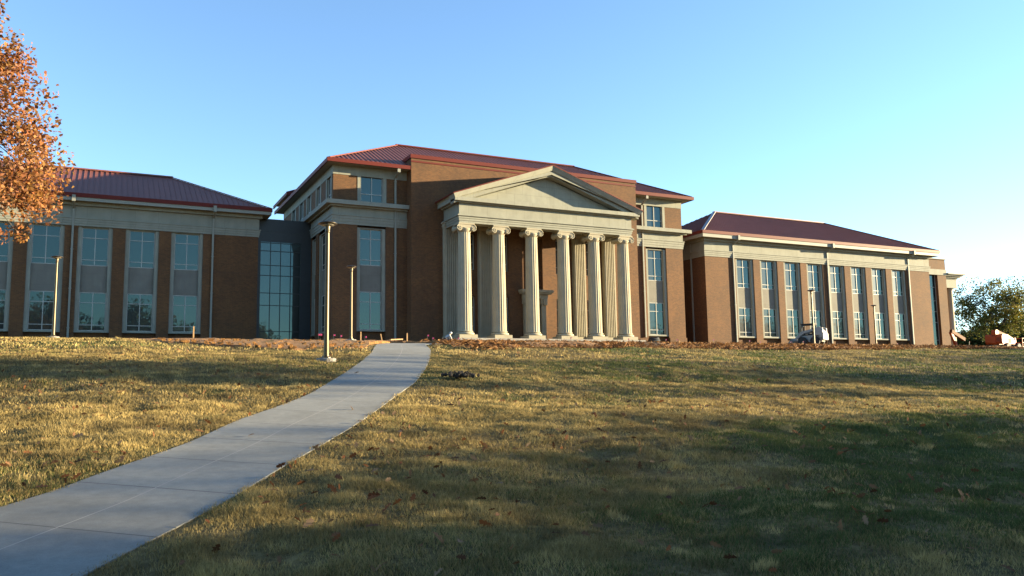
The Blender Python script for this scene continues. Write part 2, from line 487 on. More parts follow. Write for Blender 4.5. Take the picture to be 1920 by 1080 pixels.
def zground(u, v, bumps=True):
    u = np.asarray(u, float); v = np.asarray(v, float)
    z = zbase(u, v)
    if not bumps: return z
    b = (fbm(u, v, 2.6, 3, 3) - 0.5) * 0.22 + (fbm(u, v, 0.6, 2, 9) - 0.5) * 0.12
    near = (u > -40) & (u < 110) & (v > -5) & (v < 66)
    d = np.full(u.shape, 9.0)
    m = near & (u > -6) & (u < 18) & (v < 40)
    if m.any(): d[m] = path_dist(u[m], v[m])
    k = np.clip((d - 0.0) / 0.8, 0, 1)
    z = z + np.where(near, b * k, 0.0) - np.where(d < -0.12, 0.05, 0.0)
    return z
def soil_edge(u):       # v at which the bare soil begins
    return np.interp(u, [-3, 0.5, 2, 3.6, 5.1, 6.8, 8.8, 10, 11.9, 12.1, 12.6, 15.4, 21, 27, 34, 40, 47, 60, 80, 100, 125], [66, 42, 33.0, 30.2, 28.2, 27.7, 28.8, 32.0, 33.5, 31.0, 28.2, 29.2, 30.0, 30.2, 30.4, 31.5, 33.5, 37, 44, 54, 70])

ug = np.concatenate([-np.geomspace(3000, 42, 22), np.arange(-40, 30, 0.25), np.arange(30, 112, 0.6), np.geomspace(113, 3000, 22)])
vg = np.concatenate([-np.geomspace(2500, 8, 16), np.arange(-6, 36, 0.22), np.arange(36, 70, 0.6), np.geomspace(71, 3500, 24)])
U, V = np.meshgrid(ug, vg)
Z = zground(U.ravel(), V.ravel())
me = bpy.data.meshes.new("ground")
nu, nv = len(ug), len(vg)
idx = np.arange(nu * nv).reshape(nv, nu)
quads = np.stack([idx[:-1, :-1], idx[:-1, 1:], idx[1:, 1:], idx[1:, :-1]], -1).reshape(-1, 4)
me.from_pydata(np.stack([U.ravel(), V.ravel(), Z], 1).tolist(), [], quads.tolist())
me.materials.append(GROUND)
me.polygons.foreach_set("use_smooth", np.ones(len(me.polygons), dtype=bool))
gobj = bpy.data.objects.new("ground", me); COL.objects.link(gobj); tag(gobj, kind="structure")

# concrete path (a slab with real edges)
nc = 9
vs, uvs, fs = [], [], []
al = np.concatenate([[0], np.cumsum(np.linalg.norm(np.diff(CE, axis=0), axis=1))])
for i in range(NL):
    for j in range(nc):
        t = j / (nc - 1)
        p = LE[i] * (1 - t) + RE[i] * t
        vs.append((p[0], p[1], float(zbase(p[0], p[1])) + 0.014)); uvs.append((t, al[i]))
    for t in (0, 1):
        p = LE[i] if t == 0 else RE[i]
        vs.append((p[0], p[1], float(zbase(p[0], p[1])) - 0.16)); uvs.append((t, al[i]))
st = nc + 2
for i in range(NL - 1):
    for j in range(nc - 1):
        fs.append((i * st + j, i * st + j + 1, (i + 1) * st + j + 1, (i + 1) * st + j))
    fs.append((i * st + nc, i * st, (i + 1) * st, (i + 1) * st + nc))
    fs.append((i * st + nc - 1, i * st + nc + 1, (i + 1) * st + nc + 1, (i + 1) * st + nc - 1))
fs.append(tuple([nc] + list(range(0, nc)) + [nc + 1]))
me = bpy.data.meshes.new("path"); me.from_pydata(vs, [], fs); me.materials.append(PATHM)
ul = me.uv_layers.new(name="UVMap")
li = np.zeros(len(me.loops), dtype=np.int32); me.loops.foreach_get("vertex_index", li)
ul.data.foreach_set("uv", np.array(uvs, dtype=np.float32)[li].ravel())
pobj = bpy.data.objects.new("path", me); COL.objects.link(pobj); tag(pobj, kind="structure")

# bare orange soil in front of the building
su = np.arange(-3, 122, 0.2)
stt = np.concatenate([np.linspace(0, 0.12, 14), np.linspace(0.14, 1, 50)])
SU, ST = np.meshgrid(su, stt)
e0 = soil_edge(SU.ravel()) + (fbm(SU.ravel(), SU.ravel() * 0, 1.4, 3, 41) - 0.5) * 2.2
SVv = e0 + ST.ravel() * (np.maximum(71.0, e0 + 2) - e0)
hh = fbm(SU.ravel(), SVv, 1.5, 4, 55)
h2 = fbm(SU.ravel(), SVv, 6.0, 2, 77)
taper = np.clip(ST.ravel() / 0.05, 0, 1) * np.clip((1 - ST.ravel()) / 0.3, 0, 1)
SZ = zbase(SU.ravel(), SVv) + 0.03 - 0.10 * (ST.ravel() == 0) + taper * (0.02 + 0.26 * np.clip(hh - 0.42, 0, 1) + 0.22 * np.clip(h2 - 0.5, 0, 1) * 2 * (SU.ravel() > 12))
pd = path_dist(SU.ravel(), SVv)
SZ = SZ - np.where(pd < 0.25, 0.35, 0.0)
me = bpy.data.meshes.new("soil")
idx = np.arange(len(su) * len(stt)).reshape(len(stt), len(su))
quads = np.stack([idx[:-1, :-1], idx[:-1, 1:], idx[1:, 1:], idx[1:, :-1]], -1).reshape(-1, 4)
me.from_pydata(np.stack([SU.ravel(), SVv, SZ], 1).tolist(), [], quads.tolist())
me.materials.append(SOIL)
o = bpy.data.objects.new("soil", me); COL.objects.link(o); tag(o, kind="structure")
def zsurf(u, v):
    z = float(zground(np.array([u]), np.array([v]))[0])
    if v > float(soil_edge(u)): z += 0.06
    return z

# ------------------------------------------------------------------ building parts
TF = lambda a, d, z: (a, d, z)            # front walls: a along +x, d into the wall (+y)
TL = lambda a, d, z: (d, a, z)            # left side walls: a along +y, d into the wall (+x)
CACHE = {}
def window_meshes(kind, W, zb, zt, l1, l2, T, tk):
    key = (kind, round(W, 3), zb, zt, l1, l2, tk)
    if key in CACHE: return CACHE[key]
    J = 0.32
    out = {}
    if kind == 'tall':
        s = MB()
        s.box(0, J, 0.12, 0.5, zb, zt, T); s.box(W - J, W, 0.12, 0.5, zb, zt, T); s.box(0, W, 0.14, 0.5, zt + .001, zt + .07, T)
        out['window'] = s.mesh('window', STONE)
        for k_, (a, b) in enumerate(((zb + .03, l1 - .03), (l2 + .03, zt - .03))):
            g = MB(); g.box(J + .03, W - J - .03, 0.385, 0.44, a, b, T)
            out['pane' + str(k_)] = g.mesh('pane', GLASS)
        for k_, (a, b) in enumerate(((zb, l1), (l2, zt))):
            f = MB()
            f.box(J, J + .06, 0.33, 0.45, a, b, T); f.box(W - J - .06, W - J, 0.33, 0.45, a, b, T)
            f.box(W / 2 - .035, W / 2 + .035, 0.325, 0.45, a, b, T)
            for zz in (a + .03, b - .03, a + 0.15 * (b - a), a + 0.73 * (b - a)):
                f.box(J + .06, W / 2 - .035, 0.335, 0.45, zz - .03, zz + .03, T)
                f.box(W / 2 + .035, W - J - .06, 0.335, 0.45, zz - .03, zz + .03, T)
            out['frame' + str(k_)] = f.mesh('frame', FRAME)
        p = MB(); p.box(J, W - J, 0.35, 0.45, l1 + .002, l2 - .002, T)
        out['panel'] = p.mesh('panel', PANEL)
        q = MB(); q.box(0, W, 0.08, 0.5, zb - .16, zb - .002, T)
        out['sill'] = q.mesh('sill', STONE)
    else:
        s = MB(); s.box(0, J, -0.03, 0.3, zb, zt, T); s.box(W - J, W, -0.03, 0.3, zb, zt, T); s.box(J, W - J, -0.01, 0.3, zb - .02, zb + .04, T)
        out['window'] = s.mesh('window', STONE)
        g = MB(); m = zb + 0.9 if zt - zb > 2 else zb + .5
        g.box(J + .06, W - J - .06, 0.2, 0.25, zb + .05, zt - .03, T)
        out['pane'] = g.mesh('pane', GLASS)
        f = MB()
        f.box(J, J + .07, .13, .27, zb, zt, T); f.box(W - J - .07, W - J, .13, .27, zb, zt, T)
        f.box(W / 2 - .035, W / 2 + .035, .12, .27, zb, zt, T)
        for zz in (zb + .06, m, zt - .04):
            f.box(J + .07, W / 2 - .035, .135, .27, zz - .035, zz + .035, T); f.box(W / 2 + .035, W - J - .07, .135, .27, zz - .035, zz + .035, T)
        out['frame'] = f.mesh('frame', FRAME)
    CACHE[key] = out
    return out
def put_window(parent, kind, W, zb, zt, l1, l2, T, tk, loc):
    ms = window_meshes(kind, W, zb, zt, l1, l2, T, tk)
    org = origin(parent)
    wdo = inst('window', ms['window'], parent, Vector(loc) - org)
    for k in ('frame', 'frame0', 'frame1', 'pane', 'pane0', 'pane1', 'panel', 'sill'):
        if k in ms: inst(k.rstrip('01'), ms[k], wdo)
    return wdo
def hip_roof(parent, u0, u1, v0, v1, ze, ua, ub, vr, zr, name='roof', rib=0.45, cap=TRIM, side_rib=True):
    m = MB()
    A, B, C, D = (u0, v0, ze), (u1, v0, ze), (u1, v1, ze), (u0, v1, ze)
    E_, F_ = (ua, vr, zr), (ub, vr, zr)
    m.add([A, B, C, D, E_, F_], [(0, 1, 5, 4), (1, 2, 5), (2, 3, 4, 5), (3, 0, 4), (3, 2, 1, 0)])
    h = 0.07
    n = int((u1 - u0) / rib)
    for i in range(n + 1):
        u = u0 + .1 + i * (u1 - u0 - .2) / n
        k = 1.0
        if u < ua: k = (u - u0) / (ua - u0)
        elif u > ub: k = (u1 - u) / (u1 - ub)
        if k < .03: continue
        p = Vector((u, v0, ze + .02)); q = Vector((u, v0 + (vr - v0) * k, ze + .02 + (zr - ze) * k))
        m.bar(p, q, .05, h)
    if side_rib:
        n = int((v1 - v0) / rib)
        for i in range(n + 1):
            v = v0 + .1 + i * (v1 - v0 - .2) / n
            k = (v - v0) / (vr - v0) if v < vr else (v1 - v) / (v1 - vr)
            if k < .03: continue
            m.bar((u0, v, ze + .02), (u0 + (ua - u0) * k, v, ze + .02 + (zr - ze) * k), .05, h)
    ro = m.build(name, ROOF, parent)
    c = MB()
    c.bar((ua - .15, vr, zr + .05), (ub + .15, vr, zr + .05), .42, .13)
    c.build('ridge_cap', cap if cap is TRIM else ROOF, ro)
    up_ = Vector((0, 0, .06))
    for p_, q_, wd_ in ((A, E_, .36), (B, F_, .30)):
        hcap = MB(); hcap.bar(Vector(p_) + up_, Vector(q_) + up_, wd_, .09); hcap.build('hip_cap', cap if p_ is A else (TRIM if cap is TRIM else ROOF), ro)
    e = MB()
    e.box(u0 - .12, u1 + .12, v0 - .13, v0 - .002, ze - .30, ze + .05)
    e.box(u0 - .12, u0 - .002, v0, v1 + .1, ze - .30, ze + .05)
    e.box(u1 + .002, u1 + .12, v0, v1 + .1, ze - .30, ze + .05)
    e.build('eave_trim', TRIM, ro)
    return ro
def pilaster(parent, uc, v, zb, zt, wd=1.3, dp=0.5, nfl=5, mat=None):
    mat = mat or COLSTONE
    m = MB()
    h = wd / 2
    m.box(uc - h, uc + h, v - dp + .06, v, zb + .45, zt - .55)
    m.box(uc - h, uc - h + .13, v - dp, v - dp + .058, zb + .45, zt - .55); m.box(uc + h - .13, uc + h, v - dp, v - dp + .058, zb + .45, zt - .55)
    ww = wd - .26 - .06
    for i in range(nfl + 1):
        x = uc - ww / 2 + i * ww / nfl
        m.box(x - .045, x + .045, v - dp - .03, v - dp + .058, zb + .55, zt - .65)
    o = m.build('pilaster', mat, parent)
    b = MB()
    for k, (a, c, e) in enumerate(((0, .2, .14), (.2, .32, .1), (.32, .45, .05))):
        b.box(uc - h - e, uc + h + e, v - dp - e, v - .001, zb + a + .001, zb + c)
    b.build('base', mat, o)
    b = MB()
    for k, (a, c, e) in enumerate(((.55, .42, .04), (.42, .28, .10), (.28, .1, .06), (.1, 0, .16))):
        b.box(uc - h - e, uc + h + e, v - dp - e, v - .001, zt - a + .001, zt - c)
    b.build('capital', mat, o)
    return o
def downspout(parent, u, v, zt, zb, head=None, elbow=True, foot=0.35):
    m = MB()
    if head:                                    # starts at the gutter, runs back to the wall
        hv, hz = head
        m.box(u - .14, u + .14, hv - .12, hv + .10, hz - .55, hz)
        m.bar((u, hv, hz - .5), (u, v - .1, zt), .14, .14)
    m.box(u - .08, u + .08, v - .18, v - .02, zb, zt + .05)
    for z in np.arange(zb + 1.5, zt, 3.4): m.box(u - .12, u + .12, v - .185, v - .001, z, z + .06)
    return m.build('downspout', DOWN, parent)
def band(parent, u0, u1, v, z0, z1, zsplit, side_v1=None, name='cornice', mat=None):
    """stone entablature band on the wall face v (and round the left side): three fasciae, moulding, frieze"""
    m = MB(); mat = mat or STONE
    h = (zsplit - z0) / 3
    e = [0.06, 0.10, 0.14]
    for k in range(3):
        m.box(u0 - e[k], u1 + e[k], v - e[k], v + .3, z0 + k * h + .001, z0 + (k + 1) * h)
        if side_v1: m.box(u0 - e[k], u0 + .3, v + .301, side_v1, z0 + k * h + .001, z0 + (k + 1) * h)
        if side_v1: m.box(u1 - .3, u1 + e[k], v + .301, side_v1, z0 + k * h + .001, z0 + (k + 1) * h)
    m.box(u0 - .2, u1 + .2, v - .2, v + .3, zsplit + .001, zsplit + .09)
    m.box(u0 - .05, u1 + .05, v - .05, v + .3, zsplit + .091, z1)
    if side_v1:
        for a, b in ((u0 - .2, u0 + .3), (u1 - .3, u1 + .2)): m.box(a, b, v + .301, side_v1, zsplit + .001, zsplit + .09)
        for a, b in ((u0 - .05, u0 + .3), (u1 - .3, u1 + .05)): m.box(a, b, v + .301, side_v1, zsplit + .091, z1)
    return m.build(name, mat, parent)

ZG = 3.0            # walls run down into the ground to here
# ================= central block
cx = 37.87
MV = 72.5
ML, MR = 18.25, 57.5
main = thing('brick_building', 'central brick block with tall columned portico, third storey and red hipped roof', 'building', (cx, MV, 4.2))
# walls
m = MB()
sl_front = [(20.5, 23.22), (52.5, 55.22)]
m.box(ML + .5, MR - .5, MV + .5, 95, ZG, 19.45)
m.box(ML, ML + .499, MV, 75.0, ZG, 14.86)
def piers(m, lo, hi, slots, T, d0, dd, z0, z1):
    a = lo
    for s0, s1 in slots:
        if s0 > a: m.box(a, s0, d0, d0 + dd, z0, z1, T)
        a = s1
    m.box(a, hi, d0, d0 + dd, z0, z1, T)
piers(m, ML + .5, 25.5, [sl_front[0]], TF, MV, .499, ZG, 14.86)
piers(m, 50.2, MR, [sl_front[1]], TF, MV, .499, ZG, 14.86)
side_slots = [(75.3, 78.0), (79.0, 81.0)]
piers(m, 75.0, 95.0, side_slots, TL, ML, .499, ZG, 14.86)
m.box(MR - .499, MR, MV + .5, 95, ZG, 14.86)
# masonry behind band and third storey skin
m.box(ML, 25.5, MV, MV + .499, 14.861, 16.9); m.box(50.2, MR, MV, MV + .499, 14.861, 16.9)
m.box(ML, ML + .499, MV + .5, 95, 14.861, 16.9); m.box(MR - .499, MR, MV + .5, 95, 14.861, 16.9)
s3 = [(20.5, 23.25), (52.45, 55.2)]
piers(m, ML, 25.5, [s3[0]], TF, MV, .499, 16.901, 19.45)
piers(m, 50.2, MR, [s3[1]], TF, MV, .499, 16.901, 19.45)
side3 = [(72.95, 75.1), (77.0, 79.2), (81.1, 83.3), (84.6, 86.8), (88.4, 90.6)]
piers(m, MV + .5, 95, [(max(a, MV + .52), b) for a, b in side3], TL, ML, .499, 16.901, 19.45)
m.box(MR - .499, MR, MV + .5, 95, 16.901, 19.45)
# plinth course
m.box(ML - .08, 20.4, MV - .08, MV - .001, ZG, 5.0); m.box(55.3, MR + .08, MV - .08, MV - .001, ZG, 5.0)
m.build('wall', BRICK, main)
band(main, ML, 25.24, MV, 14.86, 16.55, 15.62, 81.0, name='entablature')
band(main, 50.52, MR, MV, 14.86, 16.55, 15.62, None, name='entablature')
m = MB()
m.box(ML - .75, 25.24, MV - .8, MV - .001, 16.56, 16.94); m.box(ML - .75, ML - .001, MV, 95, 16.56, 16.94)
m.box(ML - .35, 25.24, MV - .4, MV - .22, 16.42, 16.559); m.box(ML - .35, ML - .2, MV - .2, 95, 16.42, 16.559)
m.build('ledge', STONE, main)
m = MB()
m.box(50.51, MR + .75, MV - .8, MV - .001, 16.56, 16.94); m.box(MR + .001, MR + .75, MV, 95, 16.56, 16.94)
m.box(50.51, MR + .35, MV - .4, MV - .22, 16.42, 16.559)
m.build('ledge', STONE, main)
m = MB(); m.box(ML - .04, 25.24, MV - .04, MV + .4, 19.451, 20.3); m.box(ML - .04, ML + .4, MV + .401, 95, 19.451, 20.3); m.build('frieze_board', STONE, main)
m = MB(); m.box(50.52, MR + .04, MV - .04, MV + .4, 19.451, 20.3); m.box(MR - .4, MR + .04, MV + .401, 95, 19.451, 20.3); m.build('frieze_board', STONE, main)
m = MB()
m.box(ML - .75, MR + .75, MV - 1.1, 96, 20.301, 20.36)
m.build('soffit', STONE, main)
hip_roof(main, ML - .75, MR + .75, MV - 1.15, 96.2, 20.55, 27.1, 48.65, 81.0, 25.45)
for s0, s1 in sl_front: put_window(main, 'tall', s1 - s0, 5.32, 14.6, 8.8, 11.22, TF, 'f', (s0, MV, 0))
for s0, s1 in side_slots: put_window(main, 'tall', s1 - s0, 5.32, 14.6, 8.8, 11.22, TL, 'l', (ML, s0, 0))
for s0, s1 in s3: put_window(main, 'short', s1 - s0, 16.95, 19.75, 0, 0, TF, 'f', (s0, MV, 0))
for s0, s1 in side3: put_window(main, 'short', s1 - s0, 16.95, 19.6, 0, 0, TL, 'l', (ML, s0, 0))
downspout(main, 24.1, MV, 19.6, 4.1, (MV - 1.1, 20.45))
downspout(main, 52.08, MV, 19.4, 5.0, (MV - 1.1, 20.45))
# rear roof house
m = MB(); m.box(19.2, 33, 91.2, 97.3, 16, 21.3); rw = m.build('rear_block', BRICK, main)
m = MB(); m.box(19.1, 19.195, 91.8, 97.0, 17.5, 20.9); m.build('pane', GLASS, rw)
hip_roof(main, 17.7, 34, 90.4, 98.1, 21.6, 22.2, 30, 94.2, 23.9, rib=0.6)

# ---- pavilion wall behind the portico
PV = 71.2
PLu, PRu = 25.25, 50.5
m = MB()
m.box(PLu, PRu, PV + .5, 74.4, ZG, 21.0)
wins = [(30.15, 31.65), (33.75, 35.22), (40.52, 41.99), (44.09, 45.59)]
def nslots(z0, z1, slots): piers(m, PLu, PRu, slots, TF, PV, .499, z0, z1)
nslots(ZG, 5.0, [])
nslots(5.001, 8.6, wins + [])
nslots(8.601, 9.44, [])
nslots(9.441, 11.1, [(36.75, 39.0)])
w2 = sorted(wins + [(36.75, 39.0)])
nslots(11.101, 14.6, w2)
nslots(14.601, 21.0, [])
m.build('wall', BRICK, main)
m = MB(); m.box(36.7, 39.05, PV + .02, PV + .49, 8.7, 9.43); m.build('lintel', STONE, main)
for a, b in wins:
    for z0, z1 in ((5.05, 8.58), (11.12, 14.58)):
        fr = MB(); fr.box(a, a + .08, PV + .28, PV + .4, z0, z1); fr.box(b - .08, b, PV + .28, PV + .4, z0, z1)
        for zz in (z0 + .04, z0 + .7, z0 + 2.5, z1 - .04): fr.box(a + .08, b - .08, PV + .29, PV + .4, zz - .03, zz + .03)
        fo = fr.build('window', FRAME, main)
        g = MB(); g.box(a + .08, b - .08, PV + .36, PV + .42, z0, z1); g.build('pane', GLASS, fo)
fr = MB()
for a in (37.40, 38.30): fr.box(a, a + .08, PV + .42, PV + .498, 9.45, 13.4)
for z_ in (9.45, 11.4, 13.34): fr.box(37.48, 38.30, PV + .42, PV + .498, z_, z_ + .07)
fo = fr.build('window', FRAME, main)
g = MB(); g.box(37.48, 38.30, PV + .46, PV + .495, 9.45, 13.4); g.build('pane', GLASS, fo)
m = MB()
m.box(PLu - .1, PRu + .1, PV - .1, PV + .45, 21.36, 21.72)
m.box(PLu - .1, PLu + .35, PV + .451, 74.5, 21.36, 21.72); m.box(PRu - .35, PRu + .1, PV + .451, 74.5, 21.36, 21.72)
m.box(PLu - .03, PRu + .03, PV - .04, PV - .001, 20.98, 21.13)
m.build('coping', TRIM, main)
m = MB(); m.box(PLu, PRu, PV, PV + .4, 21.001, 21.359); m.box(PLu, PLu + .3, PV + .401, 74.4, 21.001, 21.359); m.box(PRu - .3, PRu, PV + .401, 74.4, 21.001, 21.359)
m.build('parapet', BRICK, main)

# ---- portico
portico = MB()
e0_, e1_ = 28.5, 47.2
FV = 67.5
zA, zB, zC = 14.80, 15.42, 16.6
def ring(mm, ex, z0, z1, inner=True):
    mm.box(e0_ - ex, e1_ + ex, FV - ex, FV + 1.15, z0, z1)
    mm.box(e0_ - ex, e0_ + 1.1, FV + 1.151, PV - .001, z0, z1)
    mm.box(e1_ - 1.1, e1_ + ex, FV + 1.151, PV - .001, z0, z1)
for k, ex in enumerate((0.0, 0.05, 0.10)): ring(portico, ex, zA + k * .2 + .001, zA + (k + 1) * .2)
ring(portico, .22, zA + .601, zA + .70)
ring(portico, .14, zA + .701, zA + .76)
ring(portico, .02, zA + .761, zC)
portico.build('entablature', STONE, main)
m = MB(); m.box(e0_ + 1.1, e1_ - 1.1, FV + 1.151, PV - .001, 15.9, 16.1)
for i in range(5): 
    u = 29.2 + 3.46 * (i + .0) + 1.73
    m.box(u - 1.73 - .3, u - 1.73 + .3, FV + 1.152, PV - .002, 15.45, 15.899)
m.build('ceiling', STONE, main)
m = MB()
c0, c1 = 27.86, 47.88
m.box(e0_ - .3, e1_ + .3, FV - .3, PV - .001, zC + .001, zC + .1)
m.box(c0, c1, 66.9, PV - .001, zC + .101, zC + .46)
m.build('horizontal_cornice', STONE, main)
# tympanum and raking cornices
zG = zC + .462
ap = (cx, 20.82)
sl_ = (ap[1] - 17.3) / (ap[0] - c0)
TP = lambda p, q, d: (p, d, q)
m = MB(); m.prism([(e0_ - .2, zG), (e1_ + .2, zG), (cx, ap[1] - .35)], FV + .50, PV - .001, TP); m.build('tympanum', STONE_T, main)
def zl_(u): return ap[1] - abs(u - cx) * sl_
def rake(mm, top, bot, v0, v1, ext=0.0):
    a0, a1 = c0 - ext, c1 + ext
    def zl(u): return ap[1] - abs(u - cx) * sl_
    for s_ in (0, 1):
        ue = a0 if s_ == 0 else a1
        mm.prism([(ue, max(zl(ue) - bot, zG)), (cx, zl(cx) - bot), (cx, zl(cx) - top), (ue, zl(ue) - top)], v0, v1, TP)
m = MB()
rake(m, .80, .93, 67.15, FV + .499)
rake(m, .42, .80, 66.95, FV + .499)
for ue, sg in ((c0, -1), (c1, 1)):          # cyma: one sloping face, crown edge furthest out
    ut = ue + sg * .22
    zt0, zt1 = zl_(ut), zl_(cx)
    zb0, zb1 = zl_(ue) - .42, zl_(cx) - .42
    vb, vt, vk = 66.86, 66.64, FV + .499
    m.add([(ue, vb, zb0), (cx, vb, zb1), (cx, vt, zt1), (ut, vt, zt0), (ue, vk, zb0), (cx, vk, zb1), (cx, vk, zt1), (ut, vk, zt0)],
          [(0, 1, 2, 3), (4, 7, 6, 5), (0, 3, 7, 4), (3, 2, 6, 7), (0, 4, 5, 1)])
m.build('raking_cornice', STONE, main)
m = MB()
for ue, sg in ((c0, -1), (c1, 1)):         # side returns of the cornice
    pr = [(0, zG), (0, zG + .02), (sg * -.0, zG + .02)]
    prof = [(ue - sg * .6, zG), (ue, zG), (ue + sg * .06, zG + .1), (ue + sg * .2, 17.27), (ue - sg * .6, 17.27)]
    m.prism(prof, FV + .02, PV - .001, TP)
m.build('side_cornice', STONE, main)
m = MB()
def zl(u): return ap[1] - abs(u - cx) * sl_
a0, a1 = c0 - .28, c1 + .28
for ue in (a0, a1):
    m.prism([(ue, zl(ue) + .002), (cx, ap[1] + .002), (cx, ap[1] + .10), (ue, zl(ue) + .10)], 66.62, PV - .001, TP)
m.build('portico_roof', TRIM, main)
# terrace slab and steps
m = MB(); m.box(27.9, 47.8, 66.45, PV - .001, 3.2, 4.31); m.box(27.5, 48.2, 66.0, 66.449, 3.2, 4.1); m.build('terrace', CONC, main)
# columns
def column_meshes():
    nfl, ns = 20, 6
    def rf(t):
        x = (t / (2 * math.pi) * nfl) % 1.0
        return 1.0 - 0.065 * math.sin(math.pi * x) ** 1.0 if 0.12 < x < 0.88 else 1.0
    prof = []
    for i in range(12):
        t = i / 11
        prof.append((0.655 - 0.10 * t ** 1.6, 5.03 + t * (13.98 - 5.03)))
    s = MB(); s.lathe([(0.70, 4.99), (0.665, 5.03)] + prof[1:-1] + [(0.555, 13.98), (0.60, 14.02)], nfl * ns, rf=rf)
    sh = s.mesh('column', COLSTONE, True)
    b = MB(); b.box(-.88, .88, -.88, .88, 4.312, 4.66)
    prof = [(.60, 4.66)]
    for k in range(9):
        t = math.pi * (k / 8) - math.pi / 2; prof.append((.76 + .1 * math.cos(t), 4.76 + .10 * math.sin(t)))
    for k in range(7):
        t = math.pi * (k / 6) - math.pi / 2; prof.append((.71 + .0 - .05 * math.cos(t), 4.89 + .03 * math.sin(t)))
    for k in range(7):
        t = math.pi * (k / 6) - math.pi / 2; prof.append((.69 + .06 * math.cos(t), 4.965 + .045 * math.sin(t)))
    prof.append((.6, 5.02))
    b.lathe(prof, 40)
    bs = b.mesh('base', COLSTONE, True)
    c = MB()
    c.lathe([(.55, 13.98), (.60, 14.05), (.66, 14.16), (.70, 14.26), (.66, 14.34), (.5, 14.36)], 40)
    c.box(-.78, .78, -.64, .64, 14.66, 14.795)              # abacus
    for sg in (-1, 1):                                      # cushion (canalis) faces with a sagging lower edge
        pts = [(-.62, 14.66), (.62, 14.66)] + [(.62 - 1.24 * k / 8, 14.40 - .05 * math.sin(math.pi * k / 8)) for k in range(9)]
        c.prism(pts, sg * .60, sg * .50, TP)
        for su in (-1, 1):                                  # volutes: disc plus raised spiral and eye
            ce = (su * .68, sg * .56, 14.33)
            c.lathe([(.0, -.05), (.27, -.05), (.27, .05), (.0, .05)], 28, ce, 'y')
            sp = []
            for k in range(46):
                t = k / 45 * 2 * math.pi * 2.3
                rr = .31 * math.exp(-.115 * t * 1.15)
                sp.append((ce[0] + su * rr * -math.sin(t) * -1, sg * .62, ce[2] + rr * math.cos(t)))
            c.tube(sp, [.05 * math.exp(-.03 * k) for k in range(46)], 6)
            c.lathe([(.0, -.04), (.07, -.04), (.07, .04), (.0, .04)], 12, (ce[0], sg * .62, ce[2]), 'y')
    for su in (-1, 1):                                      # bolsters between front and rear volutes
        c.lathe([(.26, -.52), (.21, -.3), (.17, -.05), (.19, 0), (.17, .05), (.21, .3), (.26, .52)], 22, (su * .68, 0, 14.33), 'y')
    c.box(-.6, .6, -.5, .5, 14.36, 14.66)
    return sh, bs, c.mesh('capital', COLSTONE, True)
csh, cbs, ccp = column_meshes()
om = origin(main)
for i in range(6):
    uc = 29.22 + 3.46 * i
    co = inst('column', csh, main, Vector((uc, 68.12, 0)) - om)
    inst('base', cbs, co); inst('capital', ccp, co)
for uc in (29.0, 32.55, 43.05, 46.65): pilaster(main, uc, PV - .001, 4.312, 15.4)
# doorway
m = MB()
for a in (36.72, 38.62): m.box(a, a + .48, PV - .38, PV - .001, 4.312, 8.55)
for a in (36.62, 38.52): m.box(a, a + .68, PV - .44, PV - .002, 8.0, 8.55); m.box(a, a + .68, PV - .44, PV - .002, 4.313, 4.6)
for a in (36.78, 38.74): m.box(a, a + .4, PV - .62, PV - .385, 7.9, 8.5)
m.box(36.6, 39.3, PV - .44, PV - .003, 8.551, 8.95)
m.box(36.35, 39.6, PV - .75, PV - .004, 8.951, 9.1); m.box(36.25, 39.7, PV - .9, PV - .004, 9.101, 9.35)
dw = m.build('doorway', COLSTONE, main)
m = MB(); m.box(37.2, 38.62, PV - .12, PV - .003, 4.314, 8.5); 
for a in (37.28, 37.98): m.box(a, a + .58, PV - .17, PV - .121, 4.5, 8.3)
d = m.build('door', DARKP, dw)
m = MB()
for a in (37.38, 38.06): m.box(a, a + .4, PV - .20, PV - .171, 5.5, 7.9)
m.build('pane', GLASS, dw)

# ================= wings
def wing(name, label, wl, wr, wv, depth, centers, spouts, ridge, eave_z, zr, cap, blank=None, side_detail=False):
    b = thing(name, label, 'building', ((wl + wr) / 2, wv, 4.2))
    m = MB()
    m.box(wl + .5, wr - .5, wv + .5, wv + depth, ZG, 16.2)
    sl = [(c - 1.36, c + 1.36) for c in sorted(centers)]
    piers(m, wl, wr, sl, TF, wv, .499, ZG, 14.4)
    m.box(wl, wl + .499, wv + .5, wv + depth, ZG, 14.4); m.box(wr - .499, wr, wv + .5, wv + depth, ZG, 14.4)
    m.box(wl, wr, wv, wv + .499, 14.401, 16.2); m.box(wl, wl + .499, wv + .5, wv + depth, 14.401, 16.2); m.box(wr - .499, wr, wv + .5, wv + depth, 14.401, 16.2)
    m.build('wall', BRICK, b)
    band(b, wl, wr, wv, 14.4, 16.15, 15.02, wv + depth, name='entablature')
    m = MB()                                         # deep cream eaves board
    m.box(wl - 1.0, wr + 1.0, wv - 1.05, wv - .93, 16.42, 16.86); m.box(wl - 1.0, wl - .88, wv - .929, wv + depth, 16.42, 16.86); m.box(wr + .88, wr + 1.0, wv - .929, wv + depth, 16.42, 16.86)
    m.build('eaves_board', GUTTER, b)
    m = MB(); m.box(wl - .879, wr + .879, wv - .929, wv + depth, 16.5, 16.58); m.box(wl - .3, wr + .3, wv - .35, wv + .2, 16.151, 16.499); m.box(wl - .3, wl + .2, wv + .2, wv + depth, 16.151, 16.499)
    m.build('soffit', STONE, b)
    hip_roof(b, wl - .95, wr + .95, wv - 1.0, wv + depth + 1, eave_z, ridge[0], ridge[1], ridge[2], zr, cap=cap)
    for s0, s1 in sl: put_window(b, 'tall', 2.72, 5.33, 14.33, 8.66, 11.0, TF, 'f', (s0, wv, 0))
    for u in spouts: downspout(b, u, wv, 15.9, 4.0, (wv - 1.15, 16.86))
    return b
